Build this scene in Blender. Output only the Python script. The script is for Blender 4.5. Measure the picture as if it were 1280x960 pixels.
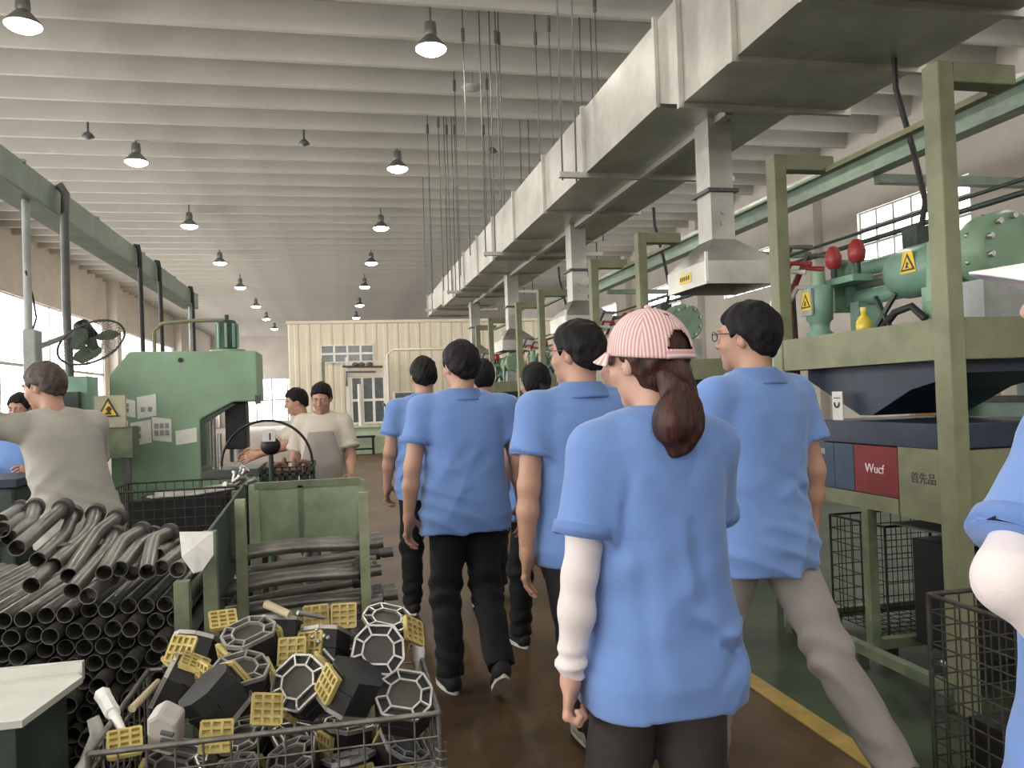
import bpy, math, random
import numpy as np
from mathutils import Matrix, Vector, Euler
random.seed(7); np.random.seed(7)
for o in list(bpy.data.objects): bpy.data.objects.remove(o)
scene = bpy.context.scene
col = scene.collection
R = math.radians

# ------------------------------------------------------------------ camera
FPX, CAMH = 1000.0, 1.43
_y, _p, _r = R(12.18), R(.96), R(2.0)
FW = np.array([math.sin(_y)*math.cos(_p), math.cos(_y)*math.cos(_p), math.sin(_p)])
_r0 = np.array([math.cos(_y), -math.sin(_y), 0.]); _u0 = np.cross(_r0, FW)
RT = math.cos(_r)*_r0 - math.sin(_r)*_u0
UP = math.sin(_r)*_r0 + math.cos(_r)*_u0
CAM = np.array([0, 0, CAMH])
cd = bpy.data.cameras.new('camera'); cam = bpy.data.objects.new('camera', cd); col.objects.link(cam)
cd.sensor_width = 36.0; cd.lens = FPX/1280*36.0; cd.clip_start = .05; cd.clip_end = 200
cam.matrix_world = Matrix(((RT[0], UP[0], -FW[0], CAM[0]), (RT[1], UP[1], -FW[1], CAM[1]), (RT[2], UP[2], -FW[2], CAM[2]), (0, 0, 0, 1)))
scene.camera = cam
def ray(x, y): return FW + RT*(x-640)/FPX - UP*(y-480)/FPX
def atz(x, y, z): d = ray(x, y); return CAM + (z-CAMH)/d[2]*d      # pixel -> point on a known height
def atY(x, y, Y): d = ray(x, y); return CAM + Y/d[1]*d             # pixel -> point on a known cross plane
def atX(x, y, X): d = ray(x, y); return CAM + X/d[0]*d
def atd(x, y, t): return CAM + t*ray(x, y)

# ------------------------------------------------------------------ world, light, exposure
w = bpy.data.worlds.new('overcast_sky'); scene.world = w; w.use_nodes = True
bg = w.node_tree.nodes['Background']; bg.inputs[0].default_value = (.80, .90, 1, 1); bg.inputs[1].default_value = 1.6
WIN_E = 7.0        # brightness of the daylit frosted panes
LAMP_W = 45.0     # watts of one high bay lamp
vs = scene.view_settings
vs.view_transform = 'Standard'; vs.look = 'None'; vs.gamma = 1; vs.use_curve_mapping = False
vs.exposure = -0.2

# ------------------------------------------------------------------ materials
MATS = {}
def M(name, rgb, rough=.6, metal=0., var=.18, scale=6., bump=.05, bscale=60., rgb2=None, spec=.5, stretch=None, sheen=0.):
    if name in MATS: return MATS[name]
    m = bpy.data.materials.new(name); m.use_nodes = True
    nt = m.node_tree; N = nt.nodes; L = nt.links; b = N['Principled BSDF']
    tc = N.new('ShaderNodeTexCoord'); mp = N.new('ShaderNodeMapping'); L.new(tc.outputs['Object'], mp.inputs[0])
    if stretch: mp.inputs['Scale'].default_value = stretch
    n1 = N.new('ShaderNodeTexNoise'); n1.inputs['Scale'].default_value = scale; n1.inputs['Detail'].default_value = 5; n1.inputs['Roughness'].default_value = .62
    L.new(mp.outputs[0], n1.inputs['Vector'])
    cr = N.new('ShaderNodeValToRGB'); L.new(n1.outputs['Fac'], cr.inputs[0])
    c2 = rgb2 or tuple(min(1, c*(1+var)) for c in rgb); c1 = rgb if rgb2 else tuple(c*(1-var) for c in rgb)
    cr.color_ramp.elements[0].position = .36; cr.color_ramp.elements[1].position = .64
    cr.color_ramp.elements[0].color = (*c1, 1); cr.color_ramp.elements[1].color = (*c2, 1)
    L.new(cr.outputs[0], b.inputs['Base Color'])
    b.inputs['Roughness'].default_value = rough; b.inputs['Metallic'].default_value = metal
    b.inputs['Specular IOR Level'].default_value = spec
    if sheen: b.inputs['Sheen Weight'].default_value = sheen; b.inputs['Sheen Roughness'].default_value = .5
    if bump:
        n2 = N.new('ShaderNodeTexNoise'); n2.inputs['Scale'].default_value = bscale; n2.inputs['Detail'].default_value = 3
        L.new(mp.outputs[0], n2.inputs['Vector'])
        bp = N.new('ShaderNodeBump'); bp.inputs['Strength'].default_value = min(1, bump*4); bp.inputs['Distance'].default_value = .004
        L.new(n2.outputs['Fac'], bp.inputs['Height']); L.new(bp.outputs[0], b.inputs['Normal'])
    MATS[name] = m; return m
def EM(name, rgb, s):
    if name in MATS: return MATS[name]
    m = bpy.data.materials.new(name); m.use_nodes = True; nt = m.node_tree
    b = nt.nodes['Principled BSDF']; b.inputs['Base Color'].default_value = (*rgb, 1)
    b.inputs['Emission Color'].default_value = (*rgb, 1); b.inputs['Emission Strength'].default_value = s
    MATS[name] = m; return m

m_floor = M('brown_floor_paint', (.070, .041, .020), .5, 0, scale=1.6, rgb2=(.125, .078, .038), bump=.03, bscale=25, spec=.3)
m_floorg = M('worn_green_floor_paint', (.020, .026, .018), .5, 0, scale=2.2, rgb2=(.05, .085, .04), bump=.04, bscale=25)
m_line = M('yellow_floor_line', (.30, .20, .05), .55, scale=9, rgb2=(.42, .29, .07))
m_ceil = M('ceiling_paint', (.50, .48, .44), .85, scale=.6, var=.08, bump=.02)
m_wall = M('wall_paint', (.60, .55, .50), .85, scale=1.2, var=.06, bump=.02)
m_cream = M('cream_sheet', (.72, .65, .52), .5, scale=.8, var=.07, bump=.01)
m_frame = M('window_frame_paint', (.50, .52, .52), .5)
m_pane = EM('daylit_pane', (1, .99, .96), WIN_E)
m_galv = M('galvanised_sheet', (.50, .49, .45), .45, .85, scale=3, var=.14, bump=.02, bscale=14)
m_steel = M('brushed_steel', (.46, .46, .45), .38, .9, var=.12, scale=9)
m_pipe = M('oily_steel_tube', (.13, .125, .115), .38, .6, scale=7, rgb2=(.27, .26, .24), bump=.03)
m_pipeend = M('scaled_flange_iron', (.10, .10, .10), .55, .6)
m_black = M('black_iron', (.012, .012, .013), .5, .2, var=.3)
m_blackm = M('black_plastic', (.014, .014, .015), .55, 0, var=.3)
m_green = M('machine_green', (.225, .355, .235), .42, scale=2.5, var=.10, bump=.015)
m_green2 = M('machine_green_blue', (.20, .345, .265), .36, scale=5, var=.12, bump=.015)
m_olive = M('post_olive_green', (.20, .212, .125), .55, scale=5, var=.16, bump=.03)
m_olived = M('rack_dull_green', (.105, .135, .085), .6, scale=7, rgb2=(.20, .235, .14), bump=.05)
m_gdark = M('dark_green_paint', (.03, .05, .04), .5, scale=8, var=.3)
m_crane = M('crane_green', (.185, .25, .195), .5, scale=3, var=.15)
m_wire = M('wire_steel', (.20, .195, .18), .45, .8, var=.25, scale=30)
m_wired = M('dark_wire', (.055, .05, .045), .6, .4, var=.3, scale=30)
m_navy = M('navy_paint', (.022, .034, .065), .45, var=.2)
m_red = M('red_panel', (.20, .018, .024), .5, var=.15)
m_redv = M('red_valve', (.32, .03, .03), .4)
m_yel = M('yellow_sign', (.78, .55, .04), .5, var=.05)
m_pad = M('yellow_plastic_waffle', (.40, .31, .10), .55, scale=14, rgb2=(.62, .52, .20), bump=.04)
m_white = M('white_plastic', (.78, .77, .73), .5, var=.06)
m_paper = M('paper', (.80, .80, .76), .8, var=.06, scale=20)
m_ink = M('print_ink', (.05, .05, .055), .7)
m_inkg = M('faded_print', (.32, .33, .33), .8)
m_rubber = M('rubber_hose', (.02, .02, .02), .6)
m_alloy = M('cast_alloy_web', (.46, .45, .43), .38, .7, var=.12, scale=20)
m_dkgrey = M('dark_grey_enamel', (.10, .10, .10), .5)
m_grey = M('grey_enamel', (.33, .35, .34), .5)
m_shade = M('lamp_shade_enamel', (.20, .20, .19), .4, .4)
m_lampg = EM('lamp_glass', (1, .97, .90), 60.0)
m_glass = M('dark_glazing', (.10, .12, .12), .1, 0, var=.2, spec=.8)
m_boothg = M('pale_green_panel', (.50, .60, .44), .6, var=.06)
m_skin = M('skin', (.47, .265, .185), .5, scale=12, var=.07, bump=.02, bscale=120)
m_skinl = M('skin_fair', (.56, .33, .25), .5, scale=12, var=.06, bump=.02, bscale=120)
m_lip = M('lips', (.40, .13, .12), .45)
m_eye = M('eye_white', (.7, .68, .64), .2, var=.02, bump=0)
m_iris = M('iris', (.02, .012, .008), .15, bump=0)
m_hair = M('black_hair', (.008, .007, .008), .62, scale=40, var=.5, bump=.25, bscale=110, stretch=(1, 1, .25), spec=.22)
m_hairb = M('brown_hair', (.040, .013, .010), .5, scale=60, var=.6, bump=.3, bscale=130, stretch=(1, 1, .15), spec=.3)
m_haird = M('dusty_hair', (.06, .045, .038), .6, scale=40, var=.4, bump=.2, bscale=100)
m_shirt = M('blue_pique', (.145, .262, .575), .85, scale=5, var=.05, bump=.05, bscale=420, sheen=.25)
m_shirtd = M('blue_pique_trim', (.118, .215, .49), .85, scale=5, var=.05, bump=.05, bscale=420, sheen=.2)
m_trk = M('black_cotton', (.011, .011, .014), .85, scale=8, var=.25, bump=.06, bscale=200)
m_trd = M('charcoal_cotton', (.040, .034, .034), .85, scale=8, var=.2, bump=.06, bscale=200)
m_trg = M('grey_cotton', (.30, .275, .265), .85, scale=6, var=.07, bump=.06, bscale=200)
m_wgrey = M('work_shirt_grey', (.40, .39, .35), .9, scale=4, var=.08, bump=.08, bscale=70)
m_wwhite = M('work_shirt_cream', (.60, .54, .47), .9, scale=4, var=.05, bump=.06, bscale=90)
m_apron = M('apron_grey', (.34, .31, .28), .9, scale=4, var=.06, bump=.06, bscale=90)
m_sleeve = M('white_arm_sleeve', (.74, .67, .67), .7, scale=8, var=.04, bump=.05, bscale=260)
m_sole = M('shoe_sole_white', (.70, .69, .66), .6)
m_shoek = M('shoe_black', (.018, .018, .02), .7)
m_shoeg = M('shoe_grey_knit', (.40, .37, .32), .8, scale=40, var=.25)
m_shoeb = M('shoe_brown', (.035, .022, .018), .6)
m_capw = M('white_cap_cotton', (.82, .82, .82), .8, var=.03)

# striped pink seersucker: stripes follow the UV of each cap panel
m_pink = bpy.data.materials.new('pink_striped_cotton'); m_pink.use_nodes = True
def _pink():
    nt = m_pink.node_tree; N = nt.nodes; L = nt.links; b = N['Principled BSDF']
    uv = N.new('ShaderNodeUVMap'); uv.uv_map = 'stripe'; sx = N.new('ShaderNodeSeparateXYZ'); L.new(uv.outputs[0], sx.inputs[0])
    mu = N.new('ShaderNodeMath'); mu.operation = 'MULTIPLY'; mu.inputs[1].default_value = 2*math.pi/.0088; L.new(sx.outputs[0], mu.inputs[0])
    s = N.new('ShaderNodeMath'); s.operation = 'SINE'; L.new(mu.outputs[0], s.inputs[0])
    cr = N.new('ShaderNodeValToRGB'); mr = N.new('ShaderNodeMapRange'); mr.inputs[1].default_value = -1; mr.inputs[2].default_value = 1
    L.new(s.outputs[0], mr.inputs[0]); L.new(mr.outputs[0], cr.inputs[0])
    cr.color_ramp.elements[0].color = (.56, .30, .32, 1); cr.color_ramp.elements[1].color = (.78, .62, .60, 1)
    cr.color_ramp.elements[0].position = .25; cr.color_ramp.elements[1].position = .7
    L.new(cr.outputs[0], b.inputs['Base Color']); b.inputs['Roughness'].default_value = .85
    bp = N.new('ShaderNodeBump'); bp.inputs['Strength'].default_value = .5; bp.inputs['Distance'].default_value = .003
    L.new(mr.outputs[0], bp.inputs['Height']); L.new(bp.outputs[0], b.inputs['Normal'])
_pink(); MATS['pink'] = m_pink

# ------------------------------------------------------------------ object helpers
def wloc(o):
    v = Vector((0, 0, 0))
    while o is not None: v = v + o.location; o = o.parent
    return np.array(v)
def tag(o, label=None, cat=None, group=None, kind=None):
    if label: o['label'] = label
    if cat: o['category'] = cat
    if group: o['group'] = group
    if kind: o['kind'] = kind
    return o
def empty(name, loc, label=None, cat=None, group=None, rz=0):
    o = bpy.data.objects.new(name, None); col.objects.link(o); o.location = loc; o.rotation_euler = (0, 0, rz)
    o.empty_display_size = .05
    return tag(o, label, cat, group)
def mesh_obj(name, me, mat, parent=None):
    if mat is not None and not me.materials: me.materials.append(mat)
    o = bpy.data.objects.new(name, me); col.objects.link(o); o.parent = parent
    return o
class MB:
    "collects simple solids into one mesh; world coordinates unless built local"
    def __init__(s): s.v = []; s.f = []; s.sm = []
    def add(s, vs_, fs, smooth=False):
        n = len(s.v); s.v += [tuple(map(float, p)) for p in vs_]
        s.f += [tuple(i+n for i in f) for f in fs]; s.sm += [smooth]*len(fs); return s
    def box(s, lo, hi):
        x0, y0, z0 = lo; x1, y1, z1 = hi
        return s.add([(x0,y0,z0),(x1,y0,z0),(x1,y1,z0),(x0,y1,z0),(x0,y0,z1),(x1,y0,z1),(x1,y1,z1),(x0,y1,z1)],
                     [(0,3,2,1),(4,5,6,7),(0,1,5,4),(1,2,6,5),(2,3,7,6),(3,0,4,7)])
    def cbox(s, c, sz, rot=None):
        h = np.array(sz)/2; vv = [np.array((i,j,k))*h for k in (-1,1) for (i,j) in ((-1,-1),(1,-1),(1,1),(-1,1))]
        if rot is not None: vv = [np.array(rot @ Vector(v)) for v in vv]
        return s.add([np.array(c)+v for v in vv], [(0,3,2,1),(4,5,6,7),(0,1,5,4),(1,2,6,5),(2,3,7,6),(3,0,4,7)])
    def bar(s, a, b, w, h=None, up=(0,0,1)):
        a = np.array(a, float); b = np.array(b, float); d = b-a; d /= np.linalg.norm(d); h = h or w
        u = np.array(up, float)
        if abs(d@u) > .98: u = np.array((0,1.,0))
        x = np.cross(d, u); x /= np.linalg.norm(x); u = np.cross(x, d)
        vv = [p + x*i*w/2 + u*j*h/2 for p in (a, b) for (i, j) in ((-1,-1),(1,-1),(1,1),(-1,1))]
        return s.add(vv, [(0,1,2,3),(7,6,5,4),(0,4,5,1),(1,5,6,2),(2,6,7,3),(3,7,4,0)])
    def tube(s, pts, r, n=10, cap=True, hollow=0., smooth=True):
        pts = [np.array(p, float) for p in pts]; m = len(pts); rs = r if hasattr(r, '__len__') else [r]*m
        T = []
        for i in range(m):
            d = pts[min(i+1, m-1)]-pts[max(i-1, 0)]; T.append(d/np.linalg.norm(d))
        u = np.array((0,0,1.)) if abs(T[0][2]) < .9 else np.array((1.,0,0))
        u = u - T[0]*(u@T[0]); u /= np.linalg.norm(u)
        vv = []
        for i in range(m):
            u = u - T[i]*(u@T[i]); u /= np.linalg.norm(u); x = np.cross(T[i], u)
            for k in range(n):
                a = 2*math.pi*k/n; vv.append(pts[i] + rs[i]*(math.cos(a)*u + math.sin(a)*x))
        ff = [(i*n+k, i*n+(k+1) % n, (i+1)*n+(k+1) % n, (i+1)*n+k) for i in range(m-1) for k in range(n)]
        s.add(vv, ff, smooth)
        if hollow:
            for end, dirn in ((0, 1), (m-1, -1)):
                ring = vv[end*n:(end+1)*n]; c = pts[end]
                inn = [c + (p-c)*(1-hollow) for p in ring]; deep = [p + T[end]*dirn*min(.10, .5*np.linalg.norm(pts[-1]-pts[0])) for p in inn]
                V_ = ring+inn+deep
                F_ = [(k, (k+1) % n, n+(k+1) % n, n+k) for k in range(n)] + [(n+k, n+(k+1) % n, 2*n+(k+1) % n, 2*n+k) for k in range(n)] + [tuple(range(2*n, 3*n))]
                if end == 0: F_ = [tuple(reversed(f)) for f in F_]
                s.add(V_, F_)
        elif cap:
            s.add(vv[:n], [tuple(reversed(range(n)))]); s.add(vv[-n:], [tuple(range(n))])
        return s
    def cyl(s, a, b, r, n=16, r2=None): return s.tube([a, b], [r, r if r2 is None else r2], n)
    def lathe(s, prof, c=(0,0,0), n=20, axis='z', smooth=True):
        vv = []
        for (r, z) in prof:
            for k in range(n):
                a = 2*math.pi*k/n; x, y = r*math.cos(a), r*math.sin(a)
                p = (x, y, z) if axis == 'z' else ((y, z, x) if axis == 'y' else (z, x, y))
                vv.append(np.array(c)+p)
        m = len(prof)
        ff = [(i*n+k, i*n+(k+1) % n, (i+1)*n+(k+1) % n, (i+1)*n+k) for i in range(m-1) for k in range(n)]
        s.add(vv, ff, smooth)
        if prof[0][0] > 1e-5: s.add(vv[:n], [tuple(reversed(range(n)))])
        if prof[-1][0] > 1e-5: s.add(vv[-n:], [tuple(range(n))])
        return s
    def prism(s, poly, lo, hi, axis='y'):
        "poly in the two other axes, in (x,z) for y, (y,z) for x, (x,y) for z"
        def pt(p, t): return (p[0], t, p[1]) if axis == 'y' else ((t, p[0], p[1]) if axis == 'x' else (p[0], p[1], t))
        n = len(poly); vv = [pt(p, lo) for p in poly]+[pt(p, hi) for p in poly]
        return s.add(vv, [tuple(range(n)), tuple(reversed(range(n, 2*n)))]+[(i, n+i, n+(i+1) % n, (i+1) % n) for i in range(n)])
    def ball(s, c, r, n=12, m=8):
        r = r if hasattr(r, '__len__') else (r, r, r)
        vv = []; 
        for i in range(m+1):
            t = math.pi*i/m
            for k in range(n):
                a = 2*math.pi*k/n; vv.append((c[0]+r[0]*math.sin(t)*math.cos(a), c[1]+r[1]*math.sin(t)*math.sin(a), c[2]+r[2]*math.cos(t)))
        return s.add(vv, [(i*n+k, (i+1)*n+k, (i+1)*n+(k+1) % n, i*n+(k+1) % n) for i in range(m) for k in range(n)], True)
    def torus(s, c, R_, r, axis='z', n=28, m=8, a0=0, a1=2*math.pi):
        full = abs(a1-a0-2*math.pi) < 1e-6
        pts = []
        for k in range(n+(0 if full else 1)):
            a = a0+(a1-a0)*k/n; x, y = R_*math.cos(a), R_*math.sin(a)
            pts.append(np.array(c)+((x, y, 0) if axis == 'z' else ((x, 0, y) if axis == 'y' else (0, x, y))))
        if full: pts += [pts[0], ]
        return s.tube(pts, r, m, cap=not full)
    def mesh(s, name, off=(0,0,0)):
        me = bpy.data.meshes.new(name); o = np.array(off)
        me.from_pydata([tuple(np.array(p)-o) for p in s.v], [], s.f)
        me.polygons.foreach_set('use_smooth', s.sm); me.validate(); me.update(); return me
    def build(s, name, mat, parent=None, local=False, bevel=0.):
        if parent is None and not local:
            a = np.array(s.v); lo = a.min(0); hi = a.max(0); off = ((lo[0]+hi[0])/2, (lo[1]+hi[1])/2, lo[2])
            o = mesh_obj(name, s.mesh(name, off), mat); o.location = off
        else:
            o = mesh_obj(name, s.mesh(name, (0,0,0) if local else wloc(parent)), mat, parent)
        if bevel:
            md = o.modifiers.new('bevel', 'BEVEL'); md.width = bevel; md.segments = 2; md.limit_method = 'ANGLE'
        return o
def struct(name, mb, mat, parent=None): 
    o = mb.build(name, mat, parent)
    if parent is None: o['kind'] = 'structure'
    return o
KIDS = {}
def copy_tree(o, parent=None):
    c = o.copy(); col.objects.link(c); c.parent = parent
    for ch in list(o.children): copy_tree(ch, c)
    return c
def sub(name, lo, hi, mat, parent, bevel=0.): return MB().box(lo, hi).build(name, mat, parent, bevel=bevel)
ORD = ['first', 'second', 'third', 'fourth', 'fifth', 'sixth', 'seventh', 'eighth', 'ninth', 'tenth', 'eleventh', 'twelfth']
def text_mesh(body, size, mat, parent, loc, rot, name='lettering', ext=.0015):
    cu = bpy.data.curves.new('t', 'FONT'); cu.body = body; cu.size = size; cu.extrude = ext; cu.align_x = 'CENTER'; cu.align_y = 'CENTER'
    t = bpy.data.objects.new('t', cu); col.objects.link(t); bpy.context.view_layer.update()
    me = bpy.data.meshes.new_from_object(t.evaluated_get(bpy.context.evaluated_depsgraph_get())); bpy.data.objects.remove(t)
    me.transform(Euler(rot).to_matrix().to_4x4()); me.transform(Matrix.Translation(Vector(loc)-Vector(wloc(parent))))
    me.materials.clear(); return mesh_obj(name, me, mat, parent)
# ================================================================== STRUCTURE
XL, XR, YB, YF, ZC = -8.7, 10.5, -8.0, 60.0, 6.78
struct('floor', MB().box((XL-.3, YB-.3, -.15), (XR+.3, YF+.3, 0)), m_floor)
struct('floor_green', MB().box((1.98, YB, 0), (XR, 23.9, .004)), m_floorg)
struct('trim_1', MB().box((1.88, YB, 0), (1.98, 23.9, .006)), m_line)
ceil = struct('ceiling', MB().box((XL-.3, YB-.3, ZC), (XR+.3, YF+.3, ZC+.15)), m_ceil)
rib = MB(); rib.prism([(-.038, -.38), (.038, -.38), (.12, 0), (-.12, 0)], XL, XR, 'x')
rme = rib.mesh('rib')
k = -19
while True:
    Y = 10.92+.965*k; k += 1
    if Y > YF-.3: break
    if Y < YB+.3: continue
    o = mesh_obj('rib', rme, m_ceil, ceil); o.location = Vector((0, Y, ZC))-Vector(wloc(ceil))

NW = [0]
def window(lo, hi, nu, nv, axis, pane_m, frame_m, fw=.05, dep=.06, parent=None, name=None):
    "grid window in a plane; axis is the wall normal ('x' or 'y'); lo/hi = (along, z), plane coordinate p"
    (p, u0, z0), (_, u1, z1) = lo, hi
    if name is None:
        NW[0] += 1; root = empty('window_%d' % NW[0], ((p, (u0+u1)/2, z0) if axis == 'x' else ((u0+u1)/2, p, z0))); root['kind'] = 'structure'
    else: root = parent
    def bx(mb, a0, a1, b0, b1, d):
        if axis == 'x': mb.box((p-d, a0, b0), (p+d, a1, b1))
        else: mb.box((a0, p-d, b0), (a1, p+d, b1))
    f = MB()
    for i in range(nu+1):
        c = u0+(u1-u0)*i/nu; bx(f, max(u0, c-fw/2), min(u1, c+fw/2) if i else c+fw/2, z0, z1, dep)
    for j in range(nv+1):
        c = z0+(z1-z0)*j/nv; bx(f, u0, u1, max(z0, c-fw/2), min(z1, c+fw/2) if j else c+fw/2, dep*.95)
    f.build('window_frame', frame_m, root)
    for i in range(nu):
        for j in range(nv):
            g = MB(); bx(g, u0+(u1-u0)*i/nu+fw/2, u0+(u1-u0)*(i+1)/nu-fw/2, z0+(z1-z0)*j/nv+fw/2, z0+(z1-z0)*(j+1)/nv-fw/2, .006)
            g.build('pane', pane_m, root)
    return root

# left wall: long window bays between concrete piers
wl = MB(); bays = [(-7.4, 7.4), (9.2, 20.4), (21.6, 33.0), (34.6, 46.0), (47.4, 59.0)]
wl.box((XL-.3, YB, 0), (XL, YF, .9)); wl.box((XL-.3, YB, 4.75), (XL, YF, ZC))
e = [YB]+[v for b in bays for v in b]+[YF]
for i in range(0, len(e), 2): wl.box((XL-.3, e[i], .9), (XL, e[i+1], 4.75))
wall_left = struct('wall_left', wl, m_wall)
pier = MB()
for yy in (-7.7, 8.3, 21, 33.8, 46.7, 59.5): pier.box((XL, yy-.3, 0), (XL+.35, yy+.3, ZC))
pier.build('pier', m_wall, wall_left)
for b0, b1 in bays: window((XL-.12, b0, .9), (XL-.12, b1, 4.75), 6, 2, 'x', m_pane, m_frame, .09, .07)

# right wall with small high windows
wr = MB(); rw = [(-6.2, -3.2), (-.3, 2.7), (5.6, 8.6), (11.5, 14.5), (17.4, 20.4), (23.3, 26.3), (29.2, 32.2)]
wr.box((XR, YB, 0), (XR+.3, YF, 3.95)); wr.box((XR, YB, 4.95), (XR+.3, YF, ZC))
e = [YB]+[v for b in rw for v in b]+[YF]
for i in range(0, len(e), 2): wr.box((XR, e[i], 3.95), (XR+.3, e[i+1], 4.95))
wall_right = struct('wall_right', wr, m_wall)
pier = MB()
for b in rw: pier.box((XR-.22, b[1]+1.2, 0), (XR, b[1]+1.6, ZC))
pier.build('pier', m_wall, wall_right)
for b0, b1 in rw: window((XR+.12, b0, 3.95), (XR+.12, b1, 4.95), 6, 3, 'x', m_pane, m_frame, .05, .05)

# far wall with glazed doors, back wall (behind the camera) with a wide window band
wf = MB(); wf.box((XL, YF, 0), (-8.0, YF+.3, ZC)); wf.box((-8, YF, 3.4), (XR, YF+.3, ZC)); wf.box((-2.6, YF, 0), (XR, YF+.3, 3.4)); wf.box((-8, YF, 0), (-2.6, YF+.3, .3))
struct('wall_far', wf, m_wall); window((YF+.1, -8, .3), (YF+.1, -2.6, 3.4), 5, 2, 'y', m_pane, m_frame, .12, .08)
wb = MB(); wb.box((XL, YB-.3, 0), (XR, YB, 3.9)); wb.box((XL, YB-.3, 5.3), (XR, YB, ZC))
wbs = [(-7.6, -2.2), (-1.4, 3.8), (4.6, 9.8)]; e = [XL]+[v for b in wbs for v in b]+[XR]
for i in range(0, len(e), 2): wb.box((e[i], YB-.3, 3.9), (e[i+1], YB, 5.3))
struct('wall_back', wb, m_wall)
for b0, b1 in wbs: window((YB-.12, b0, 3.9), (YB-.12, b1, 5.3), 6, 2, 'y', m_pane, m_frame, .09, .07)

# partition of cream sheet panels across the hall
PY = 24.0
part = struct('wall_partition', MB().box((-1.42, PY, 0), (XR, PY+.12, 3.80)), m_cream)
pm = MB(); pm.prism([(0, 0), (.02, -.02), (.16, -.02), (.18, -.035), (.26, -.035), (.28, -.02), (.31, 0)], .02, 3.76, 'z'); pme = pm.mesh('panel')
for i in range(37):
    x = -1.40+i*.32
    if x > XR-.35: break
    o = mesh_obj('panel', pme, m_cream, part); o.location = Vector((x, PY, 0))-Vector(wloc(part))
tr = MB().box((-1.46, PY-.06, 3.78), (XR, PY+.14, 3.86)); tr.build('capping', m_cream, part)
# return of the enclosure running back
struct('wall_enclosure', MB().box((-1.42, PY+.12, 0), (-1.30, PY+14, 3.80)), m_cream)

# ================================================================== CEILING LAMPS
def lamp(x, y, z, label, group):
    r = empty('pendant_lamp', (x, y, z), label, 'lamp', group)
    MB().cyl((x, y, z+.30), (x, y, ZC), .018, 8).build('stem', m_shade, r)
    MB().lathe([(.02, .36), (.075, .34), (.085, .20), (.07, .17)], (x, y, z), 14).build('ballast_housing', m_shade, r)
    MB().lathe([(.075, .17), (.11, .13), (.20, .03), (.21, 0), (.20, 0), (.19, .025), (.10, .12), (.06, .16)], (x, y, z), 20).build('shade', m_shade, r)
    MB().lathe([(.001, .05), (.10, .045), (.19, .010), (.195, -.012), (.14, -.05), (.001, -.07)], (x, y, z), 20).build('diffuser', m_lampg, r)
    ld = bpy.data.lights.new('lamp_light', 'AREA'); ld.shape = 'DISK'; ld.size = .36; ld.energy = LAMP_W; ld.color = (1, .93, .82)
    lo = bpy.data.objects.new('lamp_light', ld); col.objects.link(lo); lo.parent = r; lo.location = (0, 0, -.08)
ys = [10.3, 15.75, 21.2, 26.6, 32.1, 38.2, 43.8, 49.5]
for i, y in enumerate(ys):
    lamp(-3.5-.012*i*2, y, 6.0, 'pendant lamp hanging in the left row, %s from the camera' % ORD[i], 'high bay lamps, left row')
    lamp(1.30-.05*i, y, 6.0, 'pendant lamp hanging in the right row near the duct, %s from the camera' % ORD[i], 'high bay lamps, right row')
for x in (-3.5, 1.3, 6.0):
    for y in (-5.5, -.5, 4.9):
        if x == 6.0 or y < 9: lamp(x, y, 6.0, 'pendant lamp of the rows behind and beside the camera, out of view', 'lamps out of view')
for x, y in ((6.0, 10.3), (6.0, 15.75), (6.0, 21.2)): lamp(x, y, 6.0, 'pendant lamp hidden above the steel duct on the right', 'lamps out of view')
# dark unlit fittings on the ribs
for px, py, what in ((110, 167, 'left of the hall'), (380, 176, 'middle of the ceiling'), (615, 186, 'beside the hanging rods')):
    p = atz(px, py, 6.32)
    r = empty('ceiling_bracket', p, 'small dark bracket fixed under a ceiling rib, %s' % what, 'bracket')
    MB().cyl(p+[0, 0, -.02], (p[0], p[1], ZC), .02, 8).build('pin', m_dkgrey, r)
    MB().lathe([(.02, -.10), (.11, -.06), (.07, 0), (.03, .03)], p, 10).build('bracket_body', m_dkgrey, r)
p = atz(590, 108, 6.30)
r = empty('detector_dome', p, 'flat round grey detector dome near the brightest lamp', 'detector')
MB().lathe([(.001, -.06), (.12, -.05), (.17, 0), (.05, .04), (.02, .06), (.02, ZC-6.30)], p, 16).build('dome', m_grey, r)

# ================================================================== OVERHEAD DUCT AND HOODS
duct = empty('exhaust_duct', (2.78, 8, 3.3), 'large galvanised rectangular exhaust duct running along the right aisle', 'duct')
DX0, DX1 = 2.20, 3.36
def seg(y0, y1, z0, z1, x0=DX0, x1=DX1, z0b=None, x1b=None):
    m = MB(); z0b = z0 if z0b is None else z0b; x1b = x1 if x1b is None else x1b
    m.add([(x0,y0,z0),(x1,y0,z0),(x1b,y1,z0b),(x0,y1,z0b),(x0,y0,z1),(x1,y0,z1),(x1b,y1,z1),(x0,y1,z1)],
          [(0,3,2,1),(4,5,6,7),(0,1,5,4),(1,2,6,5),(2,3,7,6),(3,0,4,7)])
    m.build('duct_section', m_galv, duct)
def flange(y, z0, z1, x0=DX0, x1=DX1, t=.035):
    m = MB(); m.box((x0-t, y-.018, z0-t), (x1+t, y+.018, z0)); m.box((x0-t, y-.018, z1), (x1+t, y+.018, z1+t))
    m.box((x0-t, y-.018, z0), (x0, y+.018, z1)); m.box((x1, y-.018, z0), (x1+t, y+.018, z1))
    m.build('flange', m_galv, duct)
A = [-6.5, -4.4, -2.3, -.2, 1.9, 3.33, 4.02, 4.72]
for a, b in zip(A[:-1], A[1:]): seg(a+.02, b-.02, 3.27, 3.97)
for a in A: flange(a, 3.27, 3.97)
seg(4.74, 5.08, 3.27, 3.97, z0b=3.40, x1b=3.24); DB = 3.24
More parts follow.
